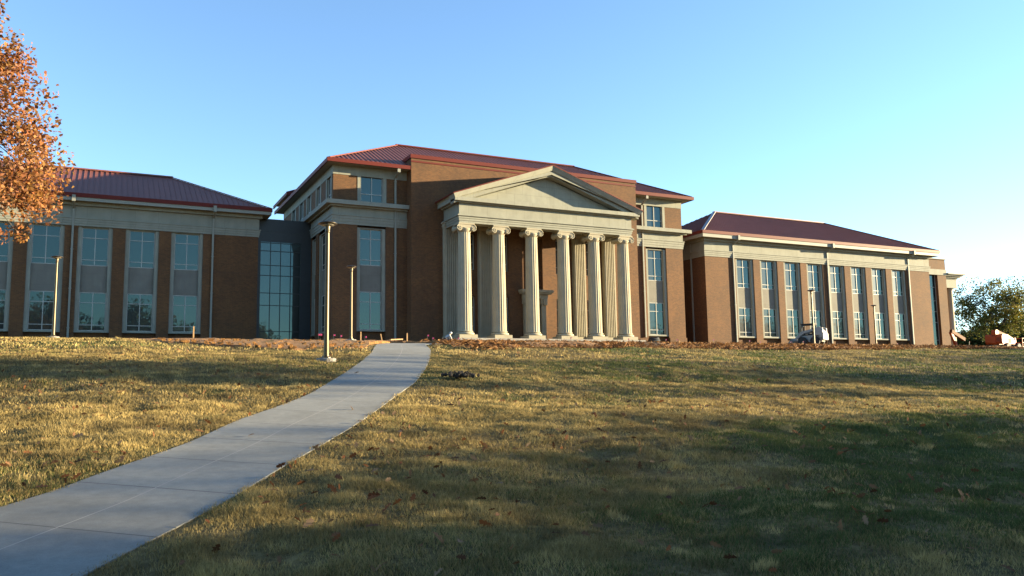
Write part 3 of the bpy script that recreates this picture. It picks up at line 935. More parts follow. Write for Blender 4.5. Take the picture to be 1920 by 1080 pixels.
RWV, LWV = 73.0, 79.5
rwing = wing('building_wing', 'two storey brick wing in full sun, eight tall windows, white machine parked before it', 61.0, 99.0, RWV, 15.4,
             [66.82 + 3.74 * k for k in range(8)], [65.1, 80.15, 94.85], (68.7, 87.5, 80.0), 17.12, 21.45, PALECAP)
lwing = wing('building_wing', 'two storey brick wing in shade behind the orange tree and the golden lawn', -26.0, 12.92, LWV, 15.2,
             [6.66 - 3.743 * k for k in range(8)], [8.85, -2.6, -14.2], (-18.4, 5.55, 86.1), 17.02, 21.0, ROOF)
# tall window on the shaded end of the sunny wing
m = MB(); m.box(60.86, 60.999, 75.3, 75.45, 4, 16.4); m.build('downspout', DOWN, rwing)

# ================= glazed links
def link(label, u0, u1, v):
    b = thing('glass_link', label, 'building', ((u0 + u1) / 2, v, 4.3))
    m = MB(); m.box(u0, u1, v + .12, v + 8, ZG, 14.3); m.build('wall', DARK, b)
    m = MB()
    m.box(u0, u1, v - .02, v + 8, 14.31, 16.55)
    m.box(u0, u0 + .45, v - .02, v + .119, ZG, 14.309); m.box(u1 - 1.0, u1, v - .02, v + .119, ZG, 14.309)
    m.box(u0, u1, v - .035, v - .021, 15.3, 15.34)
    m.build('metal_panel', DARKP, b)
    a0, a1 = u0 + .45, u1 - 1.0
    n = 4
    f = MB()
    for i in range(n + 1):
        x = a0 + (a1 - a0) * i / n; f.box(x - .03, x + .03, v - .03, v + .1, ZG, 14.309)
    for z in (5.6, 8.1, 9.3, 11.0, 12.0, 13.4, 14.2): f.box(a0, a1, v - .022, v + .1, z - .03, z + .03)
    cw = f.build('curtain_wall', DARKP, b)
    g = MB(); g.box(a0, a1, v + .04, v + .1, ZG, 14.3); g.build('pane', GLASS_D, cw)
    return b
link('dark glass link between the shaded wing and the columned block', 12.93, 18.24, 81.0)
link('dark glass link hidden between the columned block and the sunny wing', 57.51, 60.99, 81.0)

# ================= annex with a small side portico at the far right
an = thing('brick_annex', 'tall narrow brick end block with a strip window and side portico at the far right', 'building', (108, 80, 4.3))
m = MB()
m.box(99.01, 112.2, 80.6, 95, ZG, 17.75)
piers(m, 99.01, 112.2, [(107.6, 110.3)], TF, 80.0, .599, ZG, 15.4)
m.box(99.01, 112.2, 80.0, 80.599, 15.401, 17.75)
m.build('wall', BRICK, an)
m = MB(); m.box(99.02, 112.3, 79.9, 79.999, 15.42, 16.25); m.box(112.201, 112.3, 80.0, 95, 15.42, 16.25); m.box(99.02, 112.35, 79.85, 80.3, 17.751, 17.9); m.build('stone_band', STONE, an)
f = MB()
for a in (107.6, 108.9, 110.2): f.box(a, a + .08, 80.4, 80.52, ZG, 15.38)
for z in (5.8, 8.4, 10, 11.6, 13.6): f.box(107.6, 110.28, 80.41, 80.5, z - .03, z + .03)
fo = f.build('window', FRAME, an)
g = MB(); g.box(107.68, 110.2, 80.46, 80.55, ZG, 15.39); g.build('pane', GLASS, fo)
m = MB()
m.box(112.31, 115.4, 80.6, 92, 13.7, 15.0)
for k in range(4): m.box(112.31, 115.5 + .28 * k, 80.5 - .28 * k, 92.1, 15.001 + .2 * k, 15.2 + .2 * k)
m.build('entablature', STONE, an)
for v in (81.4, 84.8, 88.2, 91.6):
    m = MB(); m.lathe([(.62, 3.5), (.62, 4.6), (.52, 4.8), (.50, 9), (.44, 13.3), (.6, 13.5), (.6, 13.69)], 20, (114.6, v, 0)); m.build('column', COLSTONE, an, True)

# ------------------------------------------------------------------ lamp posts
def make_lamp(u, v, label, h=4.22, zoff=0.0):
    z = zsurf(u, v)
    t = thing('lamp_post', label, 'lamp post', (u, v, z), 'lamp posts with disc heads on the lawn')
    m = MB(); m.lathe([(.082, .12), (.074, .5), (.070, 1.5), (.062, h - .52), (.058, h - .3)], 16, (u, v, z)); m.build('pole', POLE, t, True)
    m = MB(); m.lathe([(.30, -.25), (.30, .08), (.27, .10)], 18, (u, v, z)); m.build('footing', CONC, t)
    m = MB(); m.lathe([(.16, .10), (.16, .13), (.10, .15), (.10, .19)], 14, (u, v, z))
    for k in range(4):
        a = k * math.pi / 2 + .78; m.lathe([(.018, .13), (.018, .17)], 6, (u + .125 * math.cos(a), v + .125 * math.sin(a), z))
    m.build('base_plate', LAMPTOP, t)
    m = MB(); m.lathe([(.062, h - .3), (.075, h - .28), (.075, h - .25), (.07, h - .24), (.085, h - .10), (.11, h - .085)], 16, (u, v, z)); m.build('neck', POLE, t, True)
    m = MB(); m.lathe([(.10, h - .086), (.24, h - .045), (.285, h - .03), (.29, h - .008), (.26, h + .02), (.12, h + .05), (.0, h + .055)], 28, (u, v, z)); hd = m.build('head', LAMPTOP, t, True)
    m = MB(); m.lathe([(.11, h - .095), (.20, h - .07), (.19, h - .062), (.1, h - .08)], 24, (u, v, z)); m.build('lens', LENS, hd, True)
    return t
make_lamp(6.05, 24.66, 'tallest looking lamp post with square footing beside the concrete path')
make_lamp(12.47, 45.2, 'lamp post rising behind the soil bank, left of the path end')
make_lamp(-2.22, 48.0, 'lamp post on the golden lawn crest in front of the shaded wing')
make_lamp(47.8, 45.2, 'lamp post standing right in front of the white loader')
make_lamp(69.5, 57.7, 'lamp post near the last windows of the sunny wing, right of the white loader')

# ------------------------------------------------------------------ trees
def leaf_cloud(name, centers, radii, per, size, palette, mat, rng, flat=0.6, keep=None):
    n = len(centers)
    cs = np.repeat(np.arange(n), per)
    P = centers[cs] + np.clip(rng.normal(size=(len(cs), 3)), -1.5, 1.5) * radii[cs][:, None] * np.array([1, 1, flat])
    if keep is not None:
        k = keep(P); P = P[k]; cs = cs[k]
    n_l = len(P)
    nrm = rng.normal(size=(n_l, 3)) + np.array([0, 0, .5]); nrm /= np.linalg.norm(nrm, axis=1)[:, None]
    a = np.cross(nrm, rng.normal(size=(n_l, 3))); a /= np.linalg.norm(a, axis=1)[:, None]
    b = np.cross(nrm, a)
    s = size * rng.uniform(.6, 1.35, n_l)[:, None]
    c0_ = P - a * s * .55
    c1_ = P + b * s * .38 + nrm * s * .10
    c2_ = P + a * s * .6 - nrm * s * .08
    c3_ = P - b * s * .38 + nrm * s * .10
    vv = np.stack([c0_, c1_, c2_, c3_], 1).reshape(-1, 3)
    pal = np.array(palette)
    clumpmix = rng.random((n, len(pal))) ** 2.5; clumpmix /= clumpmix.sum(1)[:, None]
    base = clumpmix @ pal
    pick = pal[rng.integers(0, len(pal), n_l)]
    col = base[cs] * .55 + pick * .45
    col = col * rng.uniform(.7, 1.25, n_l)[:, None]
    return fastmesh(name, vv, 4, mat, np.repeat(col, 4, 0))
def limb(m, p, q, r0, r1, rng, n=6, wob=.08):
    p, q = np.array(p, float), np.array(q, float); L = np.linalg.norm(q - p)
    pts = []
    for i in range(n + 1):
        t = i / n
        w_ = rng.normal(size=3) * wob * L * math.sin(math.pi * t) * .5
        pts.append(p + (q - p) * t + w_ + np.array([0, 0, .06 * L * math.sin(math.pi * t)]))
    m.tube(pts, [r0 + (r1 - r0) * i / n for i in range(n + 1)], 7)
    return pts
def tree_meshes(h, cr, ch0, seed, palette, mat, size, nclump=90, per=70, tr=.3, shape=1.0, clump_r=.55, keep=None, extra=None, off=(0, 0)):
    """tree at the local origin: trunk with limbs reaching to leaf clumps spread over an uneven crown"""
    rng = np.random.default_rng(seed)
    zc = (h + ch0) / 2; rz = (h - ch0) / 2
    lobes = [(rng.normal(size=3) * np.array([.45, .45, .4]) * np.array([cr, cr, rz]), rng.uniform(.45, .8)) for _ in range(7)]
    C_ = []
    while len(C_) < nclump:
        L_, s_ = lobes[rng.integers(0, 7)]
        d = rng.normal(size=3); d /= np.linalg.norm(d)
        p = L_ * .75 + d * (rng.random() ** .45) * np.array([cr, cr, rz]) * s_
        if (p[0] / cr) ** 2 + (p[1] / cr) ** 2 + (p[2] / rz) ** 2 > 1.15: continue
        C_.append(p + np.array([off[0], off[1], zc]))
    C_ = np.array(C_)
    if extra is not None: C_ = np.concatenate([C_, extra])
    rad = np.full(len(C_), clump_r) * rng.uniform(.6, 1.3, len(C_))
    m = MB()
    top = np.array([off[0] * .5, off[1] * .5, ch0 + rz * .9])
    tp = limb(m, (0, 0, -.4), top, tr, tr * .35, rng, 8, .03)
    nodes = []
    for k in range(9):
        a = k * 2.4 + rng.random(); t = tp[3 + k % 5]
        e = np.array([math.cos(a) * cr * .55 + off[0], math.sin(a) * cr * .55 + off[1], zc + rng.uniform(-.4, .5) * rz])
        nodes += limb(m, t, e, tr * .4, tr * .12, rng, 6, .12)[2:]
    nodes = np.array(nodes)
    for c in C_:
        i = np.argmin(((nodes - c) ** 2).sum(1) + (nodes[:, 2] > c[2]) * 2)
        limb(m, nodes[i], c, tr * .09, tr * .02, rng, 3, .12)
    crown = leaf_cloud('crown', C_, rad, per, size, palette, mat, rng, .75, keep)
    return m.mesh('trunk', BARK, True), crown
def put_tree(name, label, cat, loc, meshes, group=None, rotz=0.0, scale=1.0):
    t = thing(name, label, cat, loc, group, rotz)
    t.scale = (scale,) * 3
    inst('trunk', meshes[0], t); inst('crown', meshes[1], t)
    return t
AUT = [(0.27, 0.080, 0.020), (0.29, 0.125, 0.028), (0.20, 0.055, 0.025), (0.26, 0.105, 0.055), (0.24, 0.150, 0.040), (0.14, 0.085, 0.028), (0.22, 0.12, 0.08)]
# orange oak on the left; its trunk stands outside the frame
def edge_u(z):          # right-hand outline of the crown, height above the eye -> x
    return np.interp(z, [3.0, 3.4, 3.9, 4.4, 4.9, 5.4, 5.9, 6.6, 7.2, 7.7, 8.1, 8.4, 8.8, 9.2, 9.6], [-1.9, -1.75, -1.35, -.95, -.80, -1.0, -1.05, -1.10, -1.35, -1.5, -1.8, -2.2, -2.7, -2.15, -2.6])
rng = np.random.default_rng(5)
TX, TY = -7.2, 22.6
tz = float(zground(np.array([TX]), np.array([TY]))[0])
ex = []
while len(ex) < 130:
    z = rng.uniform(3.3, 9.6); y = TY - .6 + rng.normal() * 1.1
    u = edge_u(z) * y / 22.0 - .42 - abs(rng.normal()) * .9
    if z < 4.2 and rng.random() < .55: continue
    if 4.2 < z < 4.6 and rng.random() < .3: continue
    if 8.5 < z < 8.95 and u > -2.9: continue
    ex.append((u - TX, y - TY, z - tz))
om_ = tree_meshes(13.5, 4.6, 2.6, 21, AUT, LEAF_O, .085, nclump=135, per=115, tr=.28, clump_r=.28, extra=np.array(ex))
put_tree('oak_tree', 'orange autumn oak leaning into the left edge of the view', 'tree', (TX, TY, tz), om_)
OAKG = [(0.070, 0.100, 0.022), (0.098, 0.113, 0.024), (0.17, 0.145, 0.028), (0.045, 0.072, 0.020), (0.22, 0.155, 0.030)]
oak = tree_meshes(18.6, 10.3, 3.2, 33, OAKG, LEAF_G, .36, nclump=230, per=60, tr=.38, clump_r=.85)
put_tree('oak_tree', 'broad green and yellow oak beyond the orange boom lift', 'tree', (166.5, 108, 4.2), oak)
SM = tree_meshes(8, 4.8, .2, 44, OAKG[:2] + [(0.06, 0.075, 0.03)], LEAF_G, .5, nclump=120, per=45, tr=.2, clump_r=.9)
k = 0
for (u, v, s_, lab) in ((186, 119, 1.15, 'low dark shrubby tree right behind the boom lift wheels'), (193, 114, 1.35, 'rounded green tree at the right edge of the view'), (177, 124, 1.0, 'small tree low behind the folded red lift arm'), (181, 121.5, 1.1, 'small bushy tree filling the gap under the broad oak'), (205, 122, 1.7, 'distant tree beyond the rounded green one at the right')):
    put_tree('small_tree', lab, 'tree', (u, v, 4.0), SM, 'small trees beyond the building end', k * 1.3, s_); k += 1
# trees outside the view: to the right (they throw the long shadows) and behind the viewer (mirrored in the glass; nearest three added to cut skylight on the foreground)
BG1 = tree_meshes(15.0, 5.6, 2.6, 61, OAKG + AUT[:2], LEAF_G, .40, nclump=190, per=50, tr=.3, clump_r=.8)
BG2 = tree_meshes(12.0, 4.4, 2.2, 62, OAKG, LEAF_G, .36, nclump=150, per=46, tr=.26, clump_r=.7)
BG4 = tree_meshes(12.0, 4.4, 2.2, 62, OAKG, LEAF_G, .34, nclump=130, per=16, tr=.26, clump_r=.9)
BG5 = tree_meshes(15.0, 5.6, 2.6, 61, OAKG, LEAF_G, .36, nclump=150, per=24, tr=.3, clump_r=.9)
BG3 = tree_meshes(15.0, 4.0, 9.6, 63, OAKG, LEAF_G, .32, nclump=110, per=16, tr=.24, clump_r=.7)
SHADE = [(64, 1.5, 2, 1.0), (66, 7.2, 3, .93), (56, -12.5, 4, .80), (65, -8, 3, .85), (74, -11, 0, .95), (84, 0.5, 3, .95), (101, 6, 0, .95), (112, 2, 3, 1.05), (120, 14, 0, 1.0), (132, 8, 0, 1.1), (142, 22, 3, 1.1)]
for i, (u, v, q, s_) in enumerate(SHADE):
    put_tree('lawn_tree', 'tree of the wood standing out of view to the right of the lawn', 'tree', (u, v, float(zbase(u, v))), (BG5, BG2, BG3, BG4, BG1)[q], 'trees out of view right of the lawn', i * 1.1, s_)
BACK = [(-38, -24, 0, 1.25), (-24, -30, 1, 1.7), (-14, -24, 0, 1.35), (-3, -13, 3, 1.25), (5, -34, 1, 1.75), (13, -36, 0, 1.3), (-8, -36, 1, 1.8), (-19, -40, 0, 1.5), (10, -14, 2, 1.15), (21, -10, 3, 1.3), (34, -40, 1, 1.5), (70, -40, 0, 1.4), (92, -36, 1, 1.6), (112, -30, 0, 1.3)]
for i, (u, v, q, s_) in enumerate(BACK):
    put_tree('lawn_tree', 'tree out of view behind the viewer, mirrored in the glass or added to cut skylight', 'tree', (u, v, float(zbase(u, v))), (BG1, BG2, BG5, BG4)[q], 'trees behind the viewer', i * 1.7, s_)

# ------------------------------------------------------------------ grass and litter
rng = np.random.default_rng(11)
def in_view(u, v, m=3.0):
    d = u * math.sin(TH) + v * math.cos(TH); x = u * math.cos(TH) - v * math.sin(TH)
    return (d > 3.5) & (np.abs(x) < d * .64 + m)
G1 = np.array((0.345, 0.262, 0.104)); G2 = np.array((0.225, 0.172, 0.068)); G3 = np.array((0.082, 0.102, 0.028)); G4 = np.array((0.108, 0.080, 0.036))
def blades(n, dmin, dmax, hgt, wid, seg=1):
    # sample in polar coordinates about the viewer's ground position, denser close by
    a = TH + rng.uniform(-.72, .70, n)
    d = np.sqrt(rng.uniform(dmin ** 2, dmax ** 2, n))
    u = d * np.sin(a); v = d * np.cos(a)
    k = in_view(u, v) & (v > -1)
    u, v = u[k], v[k]
    p = path_dist(u, v)
    k = (p > -.06 + .05 * rng.random(len(p))) & ((v < soil_edge(u) + rng.normal(size=len(v)) * .5)) & (v < 70)
    u, v, p = u[k], v[k], p[k]
    tuft = fbm(u, v, .35, 2, 101)
    k = rng.random(len(u)) < .35 + 1.3 * np.clip(tuft - .3, 0, 1)
    u, v, p, tuft = u[k], v[k], p[k], tuft[k]
    z = zground(u, v)
    n = len(u)
    pale = vnoise(u * 3.1, v * 3.1, 909) > .86
    h = hgt * rng.uniform(.5, 1.3, n) * (.5 + 1.0 * tuft) * np.where(pale, 1.25, 1.0) * np.clip(.65 + p, .65, 1)
    th = rng.uniform(0, 2 * math.pi, n); la = rng.uniform(0, 2 * math.pi, n)
    lean = rng.uniform(.2, 1.1, n) * h
    ww = wid * rng.uniform(.6, 1.4, n)
    c, s = np.cos(th) * ww / 2, np.sin(th) * ww / 2
    b0 = np.stack([u - c, v - s, z - .01], 1); b1 = np.stack([u + c, v + s, z - .01], 1)
    tp = np.stack([u + np.cos(la) * lean, v + np.sin(la) * lean, z + h], 1)
    vv = np.stack([b0, b1, tp], 1).reshape(-1, 3)
    right = np.clip((u * math.cos(TH) - v * math.sin(TH)) / 6.0 + .3, 0, 1)
    g = np.clip((fbm(u, v, 3.2, 3, 203) - .46 - .06 * (1 - right) + .05 * right) * 7, 0, 1) * (0.35 + .55 * right)
    t = np.clip((fbm(u, v, .42, 3, 303) - .36) * 3.2, 0, 1)
    base = G1 * t[:, None] + G2 * (1 - t)[:, None]
    dk = np.clip((fbm(u, v, .7, 3, 404) - .54) * 6, 0, 1)
    base = base * (1 - .6 * dk[:, None]) + G4 * .6 * dk[:, None]
    near = np.clip((13 - np.hypot(u, v)) / 5, 0, 1) * right * np.clip((fbm(u, v, 1.7, 3, 707) - .44) * 8, 0, 1)
    g = np.maximum(g, .8 * near)
    isg = (rng.random(n) < g)[:, None]
    base = np.where(pale[:, None], G1 * 1.15, base); isg = isg & ~pale[:, None]
    col = np.where(isg, G3, base) * rng.uniform(.65, 1.3, n)[:, None]
    return vv, np.repeat(col, 3, 0)
parts = [blades(420000, 4.2, 9.5, .042, .008), blades(430000, 9.5, 16, .045, .011), blades(460000, 16, 28, .048, .018), blades(460000, 28, 62, .06, .034)]
V_ = np.concatenate([p[0] for p in parts]); C_ = np.concatenate([p[1] for p in parts])
go = bpy.data.objects.new('lawn_grass', fastmesh('lawn_grass', V_, 3, GRASSM, C_)); COL.objects.link(go)
tag(go, 'dormant straw coloured lawn grass with green patches', kind='stuff')
# leaf shape: lobed oak leaf outline
def leafshape(n_l, P, size, rng, up_=.8):
    nrm = rng.normal(size=(n_l, 3)) * .5 + np.array([0, 0, up_]); nrm /= np.linalg.norm(nrm, axis=1)[:, None]
    a = np.cross(nrm, rng.normal(size=(n_l, 3))); a /= np.linalg.norm(a, axis=1)[:, None]
    b = np.cross(nrm, a)
    prof = [(-.55, 0), (-.2, .22), (-.12, .10), (.12, .34), (.18, .14), (.42, .22), (.6, 0), (.42, -.22), (.18, -.14), (.12, -.34), (-.12, -.10), (-.2, -.22)]
    out = []
    for x, y in prof:
        out.append(P + a * (x * size)[:, None] + b * (y * size)[:, None] + nrm * (abs(y) * size * .5)[:, None])
    return np.stack(out, 1).reshape(-1, 3), len(prof)
n = 5200
a = TH + rng.uniform(-.70, .68, n); d = 4.3 + rng.random(n) ** .8 * 30
u = d * np.sin(a); v = d * np.cos(a)
k = in_view(u, v) & (path_dist(u, v) > .0) & (v < soil_edge(u)) & (rng.random(n) < .25 + 2.2 * np.clip(fbm(u, v, 2.2, 2, 505) - .48, 0, 1))
u, v = u[k], v[k]
P = np.stack([u, v, zground(u, v) + .035 + rng.random(len(u)) * .02], 1)
vv, nn = leafshape(len(u), P, .095 * rng.uniform(.5, 1.25, len(u)), rng)
LP = np.array([(0.1296, 0.0540, 0.0202), (0.1728, 0.0864, 0.0396), (0.0864, 0.0360, 0.0173), (0.2160, 0.1368, 0.0756), (0.1584, 0.0576, 0.0187)])
cl = LP[rng.integers(0, 5, len(u))] * rng.uniform(.7, 1.2, len(u))[:, None]
lo = bpy.data.objects.new('fallen_leaves', fastmesh('fallen_leaves', vv, nn, LITTER, np.repeat(cl, nn, 0))); COL.objects.link(lo)
tag(lo, 'brown fallen oak leaves scattered through the grass', kind='stuff')
# a few single leaves on the concrete
for i, (px_, py_, s_, lab) in enumerate(((4.05, 14.6, .11, 'dry leaf lying on the path near its right edge, nearest of the path leaves'), (3.9, 17.0, .12, 'curled pale leaf on the left part of the path'), (5.75, 20.3, .12, 'small pale leaf near the left side of the path further up'), (1.95, 12.2, .10, 'brown leaf near the left edge of the path'))):
    P = np.array([[px_, py_, float(zbase(px_, py_)) + .04]])
    vv, nn = leafshape(1, P, np.array([s_]), rng, 1.6)
    o = bpy.data.objects.new('fallen_leaf', fastmesh('fallen_leaf', vv, nn, LITTER, np.repeat(LP[[3]], nn, 0))); COL.objects.link(o)
    tag(o, lab, 'leaf', 'single leaves on the path')
# mulch and clods on the soil
n = 16000
u = rng.uniform(12.3, 62, n); e = soil_edge(u); v = e + rng.random(n) ** 1.6 * 9 - .3
k = path_dist(u, v) > .3; u, v, e = u[k], v[k], e[k]
P = np.stack([u, v, zbase(u, v) + .08 + rng.random(len(u)) * .13 * np.clip((v - e), 0, 1)], 1)
dr = rng.normal(size=(len(u), 3)); dr[:, 2] *= .4; dr /= np.linalg.norm(dr, axis=1)[:, None]
s_ = rng.uniform(.06, .2, len(u))[:, None]; pr_ = np.cross(dr, rng.normal(size=dr.shape)); pr_ /= np.linalg.norm(pr_, axis=1)[:, None]
vv = np.stack([P - dr * s_, P + pr_ * s_ * .22, P + dr * s_, P - pr_ * s_ * .22], 1).reshape(-1, 3)
MP = np.array([(0.17, 0.078, 0.026), (0.24, 0.130, 0.050), (0.085, 0.040, 0.018), (0.19, 0.088, 0.028)])
cl = MP[rng.integers(0, 4, len(u))] * rng.uniform(.6, 1.2, len(u))[:, None]
o = bpy.data.objects.new('mulch', fastmesh('mulch', vv, 4, LITTER, np.repeat(cl, 4, 0))); COL.objects.link(o); tag(o, 'orange brown straw and bark mulch on the soil bank', kind='stuff')
# clods
n = 700
u = np.concatenate([rng.uniform(2, 11.5, 260), rng.uniform(12.5, 75, n - 260)]); v = soil_edge(u) + rng.random(n) ** 1.5 * 12
m = MB()
for i in range(n):
    if path_dist(np.array([u[i]]), np.array([v[i]]))[0] < .3: continue
    s_ = rng.uniform(.02, .075) * (1.5 if rng.random() < .08 else 1)
    z = float(zbase(u[i], v[i])) + .08
    q = rng.uniform(.6, 1.3, 8)
    base = [(-1, -1, -1), (1, -1, -1), (-1, 1, -1), (1, 1, -1), (-1, -1, 1), (1, -1, 1), (-1, 1, 1), (1, 1, 1)]
    m.add([(u[i] + x * s_ * q[j], v[i] + y * s_ * q[j], z + w_ * s_ * .7 * q[j]) for j, (x, y, w_) in enumerate(base)], [(0, 2, 3, 1), (4, 5, 7, 6), (0, 1, 5, 4), (2, 6, 7, 3), (0, 4, 6, 2), (1, 3, 7, 5)])
o = m.build('soil_clods', SOIL, None); tag(o, 'clods of clay lying on the soil bank', kind='stuff')
# dark uprooted clump on the lawn
t = MB(); cu, cv = 8.04, 18.98; cz = zsurf(cu, cv)
rg = np.random.default_rng(3)
bm_ = []
for k in range(60):
    p = rg.normal(size=3) * np.array([.16, .12, .05]); 
    q = rg.uniform(.02, .06)
    t.lathe([(q * .3, -q), (q, -q * .3), (q * .8, q * .5), (q * .2, q)], 6, (cu + p[0], cv + p[1], cz + .07 + abs(p[2])))
for k in range(14):
    a = rg.uniform(0, 6.28); t.tube([(cu, cv, cz + .08), (cu + .2 * math.cos(a), cv + .15 * math.sin(a), cz + .12 + rg.uniform(0, .08)), (cu + .34 * math.cos(a), cv + .25 * math.sin(a), cz + .03 + rg.uniform(0, .1))], [.02, .012, .005], 5)
o = t.build('dirt_clump', mk_plain("dark_root_clump", (0.035, 0.028, 0.02), .95, 0, .3, 9), None); tag(o, 'dark uprooted clump of earth lying on the grass right of the path', 'clump')

# ------------------------------------------------------------------ marker flags, stakes, plank
def flag(u, v, lab, h=.33, a=0.3, q=.5):
    z = zsurf(u, v)
    t = thing('marking_flag', lab, 'flag', (u, v, z), 'pink marking flags along the soil')
    m = MB(); m.bar((u, v, z - .1), (u, v, z + h), .012); m.build('wire', STEEL, t)
    m = MB()
    dx, dy = math.cos(a), math.sin(a)
    for k in range(4):
        x0, x1 = k * .05 * q, (k + 1) * .05 * q
        w0, w1 = .02 * math.sin(k * 1.7), .02 * math.sin((k + 1) * 1.7)
        m.add([(u + dx * x0 - dy * w0, v + dy * x0 + dx * w0, z + h - .16 * q), (u + dx * x1 - dy * w1, v + dy * x1 + dx * w1, z + h - .16 * q), (u + dx * x1 - dy * w1, v + dy * x1 + dx * w1, z + h), (u + dx * x0 - dy * w0, v + dy * x0 + dx * w0, z + h)], [(0, 1, 2, 3)])
    m.build('pennant', PINK, t)
flag(9.42, 40, 'pink flag just left of the tallest lamp post, lower of the close pair')
flag(9.56, 40.2, 'pink flag touching the tallest lamp post, upper of the close pair')
flag(10.16, 40, 'pink flag first to the right of the tallest lamp post')
flag(10.5, 40, 'pink flag second to the right of the tallest lamp post')
flag(11.6, 39.5, 'pink flag left of the path end below the tall shaded window')
flag(14.9, 39.6, 'tall pink flag right of the path end', .45)
flag(15.1, 39.4, 'low pink flag right of the path end', .3)
flag(16.75, 40, 'pink flag in front of the leftmost column base')
flag(23.6, 40, 'pink flag in front of the fifth column', .34)
flag(27.5, 40, 'pink flag in front of the rightmost column base', .34)
flag(30.2, 40, 'pink flag left of the brick corner pier, at the soil edge')
flag(31.0, 40, 'pink flag at the foot of the brick corner pier')
flag(33.8, 40, 'pink flag in front of the recess before the sunny wing')
flag(36.7, 40, 'left flag of the pair below the first windows of the sunny wing')
flag(37.6, 40, 'right flag of the pair below the first windows of the sunny wing')
flag(40.2, 40, 'pink flag just left of the white loader')
flag(41.3, 40, 'pink flag in front of the white loader')
flag(56.0, 44.5, 'pink flag below the last windows of the sunny wing')
flag(65.6, 45.1, 'pink flag left of the orange boom lift', .5)
def stake(u, v, lab, h, ti=0.0):
    z = zsurf(u, v); m = MB(); m.bar((u, v, z - .2), (u + ti, v, z + h), .06, .04); m.add([(u + ti - .03, v - .02, z + h), (u + ti + .03, v - .02, z + h), (u + ti, v, z + h + .05)], [(0, 1, 2)])
    o = m.build('survey_stake', WOOD); tag(o, lab, 'stake', 'wooden survey stakes')
stake(3.74, 40, 'wooden stake in the soil before the shaded wing', .62)
stake(12.4, 43, 'wooden stake just right of the lamp post before the columned block', .5)
stake(15.0, 43, 'wooden stake right of the path end', .5)
stake(11.5, 36.3, 'short tilted stake at the left corner of the path end', .3, -.1)
m = MB(); z = zsurf(12.3, 36.6); m.bar((11.9, 36.5, z + .09), (12.55, 36.7, z + .13), .16, .05)
o = m.build('wood_plank', WOOD); tag(o, 'short pale plank lying across the end of the path', 'plank')
# black drain pipe coil at the foot of the downspout
t = MB(); du, dv = 52.0, 70.9; dz = 4.25
for k in range(3): t.tube([(du + .0 + (.75 - .1 * k) * math.cos(q * .26), dv + .35 * math.sin(q * .26) , dz + .1 + .2 * k + .03 * math.sin(q)) for q in range(25)], .11, 8)
o = t.build('drain_pipe', PLASTIC, None, True); tag(o, 'coil of black drain pipe under the downspout right of the portico', 'pipe')

# ------------------------------------------------------------------ kneeling worker
def skin_obj(name, joints, edges, mat, parent, root=0, sub=2):
    me = bpy.data.meshes.new(name)
    off = origin(parent)
    me.from_pydata([tuple(Vector(j[0]) - off) for j in joints], edges, [])
    o = bpy.data.objects.new(name, me); COL.objects.link(o); o.parent = parent
    md = o.modifiers.new('skin', 'SKIN'); md.use_smooth_shade = True
    if not me.skin_vertices: me.skin_vertices.new()
    for i, j in enumerate(joints):
        me.skin_vertices[0].data[i].radius = (j[1], j[1]); me.skin_vertices[0].data[i].use_root = (i == root)
    s = o.modifiers.new('sub', 'SUBSURF'); s.levels = sub; s.render_levels = sub
    me.materials.append(mat)
    return o
px, py = 27.35, 67.6; pz = zsurf(px, py) + .02
def J(x, y, z, r): return ((px + x, py + y, pz + z), r)
person = thing('person', 'worker in a pale shirt and white hard hat kneeling beside the leftmost column base', 'person', (px, py, pz))
jb = [J(-.20, 0, .36, .14), J(-.05, 0, .52, .14), J(.10, 0, .66, .15), J(.20, 0, .73, .06), J(.26, 0, .78, .085), J(.30, 0, .83, .09),       # pelvis, waist, chest, neck, head
      J(.10, .19, .64, .06), J(.20, .24, .40, .045), J(.38, .16, .26, .034), J(.10, -.19, .64, .06), J(.22, -.24, .40, .045), J(.40, -.14, .24, .034),
      J(-.18, .12, .32, .095), J(.16, .15, .26, .075), J(-.22, .15, .06, .05), J(-.36, .15, .04, .035), J(-.18, -.12, .32, .095), J(.12, -.16, .07, .075), J(-.30, -.15, .06, .05), J(-.44, -.15, .04, .035)]
eb = [(0, 1), (1, 2), (2, 3), (3, 4), (4, 5), (2, 6), (6, 7), (7, 8), (2, 9), (9, 10), (10, 11), (0, 12), (12, 13), (13, 14), (14, 15), (0, 16), (16, 17), (17, 18), (18, 19)]
for wi, sg in ((8, 1), (11, -1)):
    base = Vector(jb[wi][0]) - Vector((px, py, pz)); palm = len(jb)
    jb.append(J(base.x + .07, base.y - .01 * sg, base.z - .05, .03)); eb.append((wi, palm))
    for f, (dy, ln) in enumerate(((-.03, .07), (-.01, .085), (.01, .08), (.03, .06))):
        a = len(jb); jb.append(J(base.x + .10, base.y + dy, base.z - .075, .011)); jb.append(J(base.x + .10 + ln * .6, base.y + dy, base.z - .075 - ln * .6, .008)); eb += [(palm, a), (a, a + 1)]
    a = len(jb); jb.append(J(base.x + .07, base.y - .05 * sg, base.z - .07, .011)); eb.append((palm, a))
skin_obj('body', jb, eb, SKINM, person)
js = [J(-.22, 0, .38, .16), J(-.06, 0, .53, .17), J(.09, 0, .66, .17), J(.17, 0, .71, .09), J(.10, .20, .64, .085), J(.20, .25, .41, .065), J(.33, .19, .30, .05), J(.10, -.20, .64, .085), J(.22, -.25, .41, .065), J(.35, -.17, .28, .05)]
skin_obj('shirt', js, [(0, 1), (1, 2), (2, 3), (2, 4), (4, 5), (5, 6), (2, 7), (7, 8), (8, 9)], SHIRT, person)
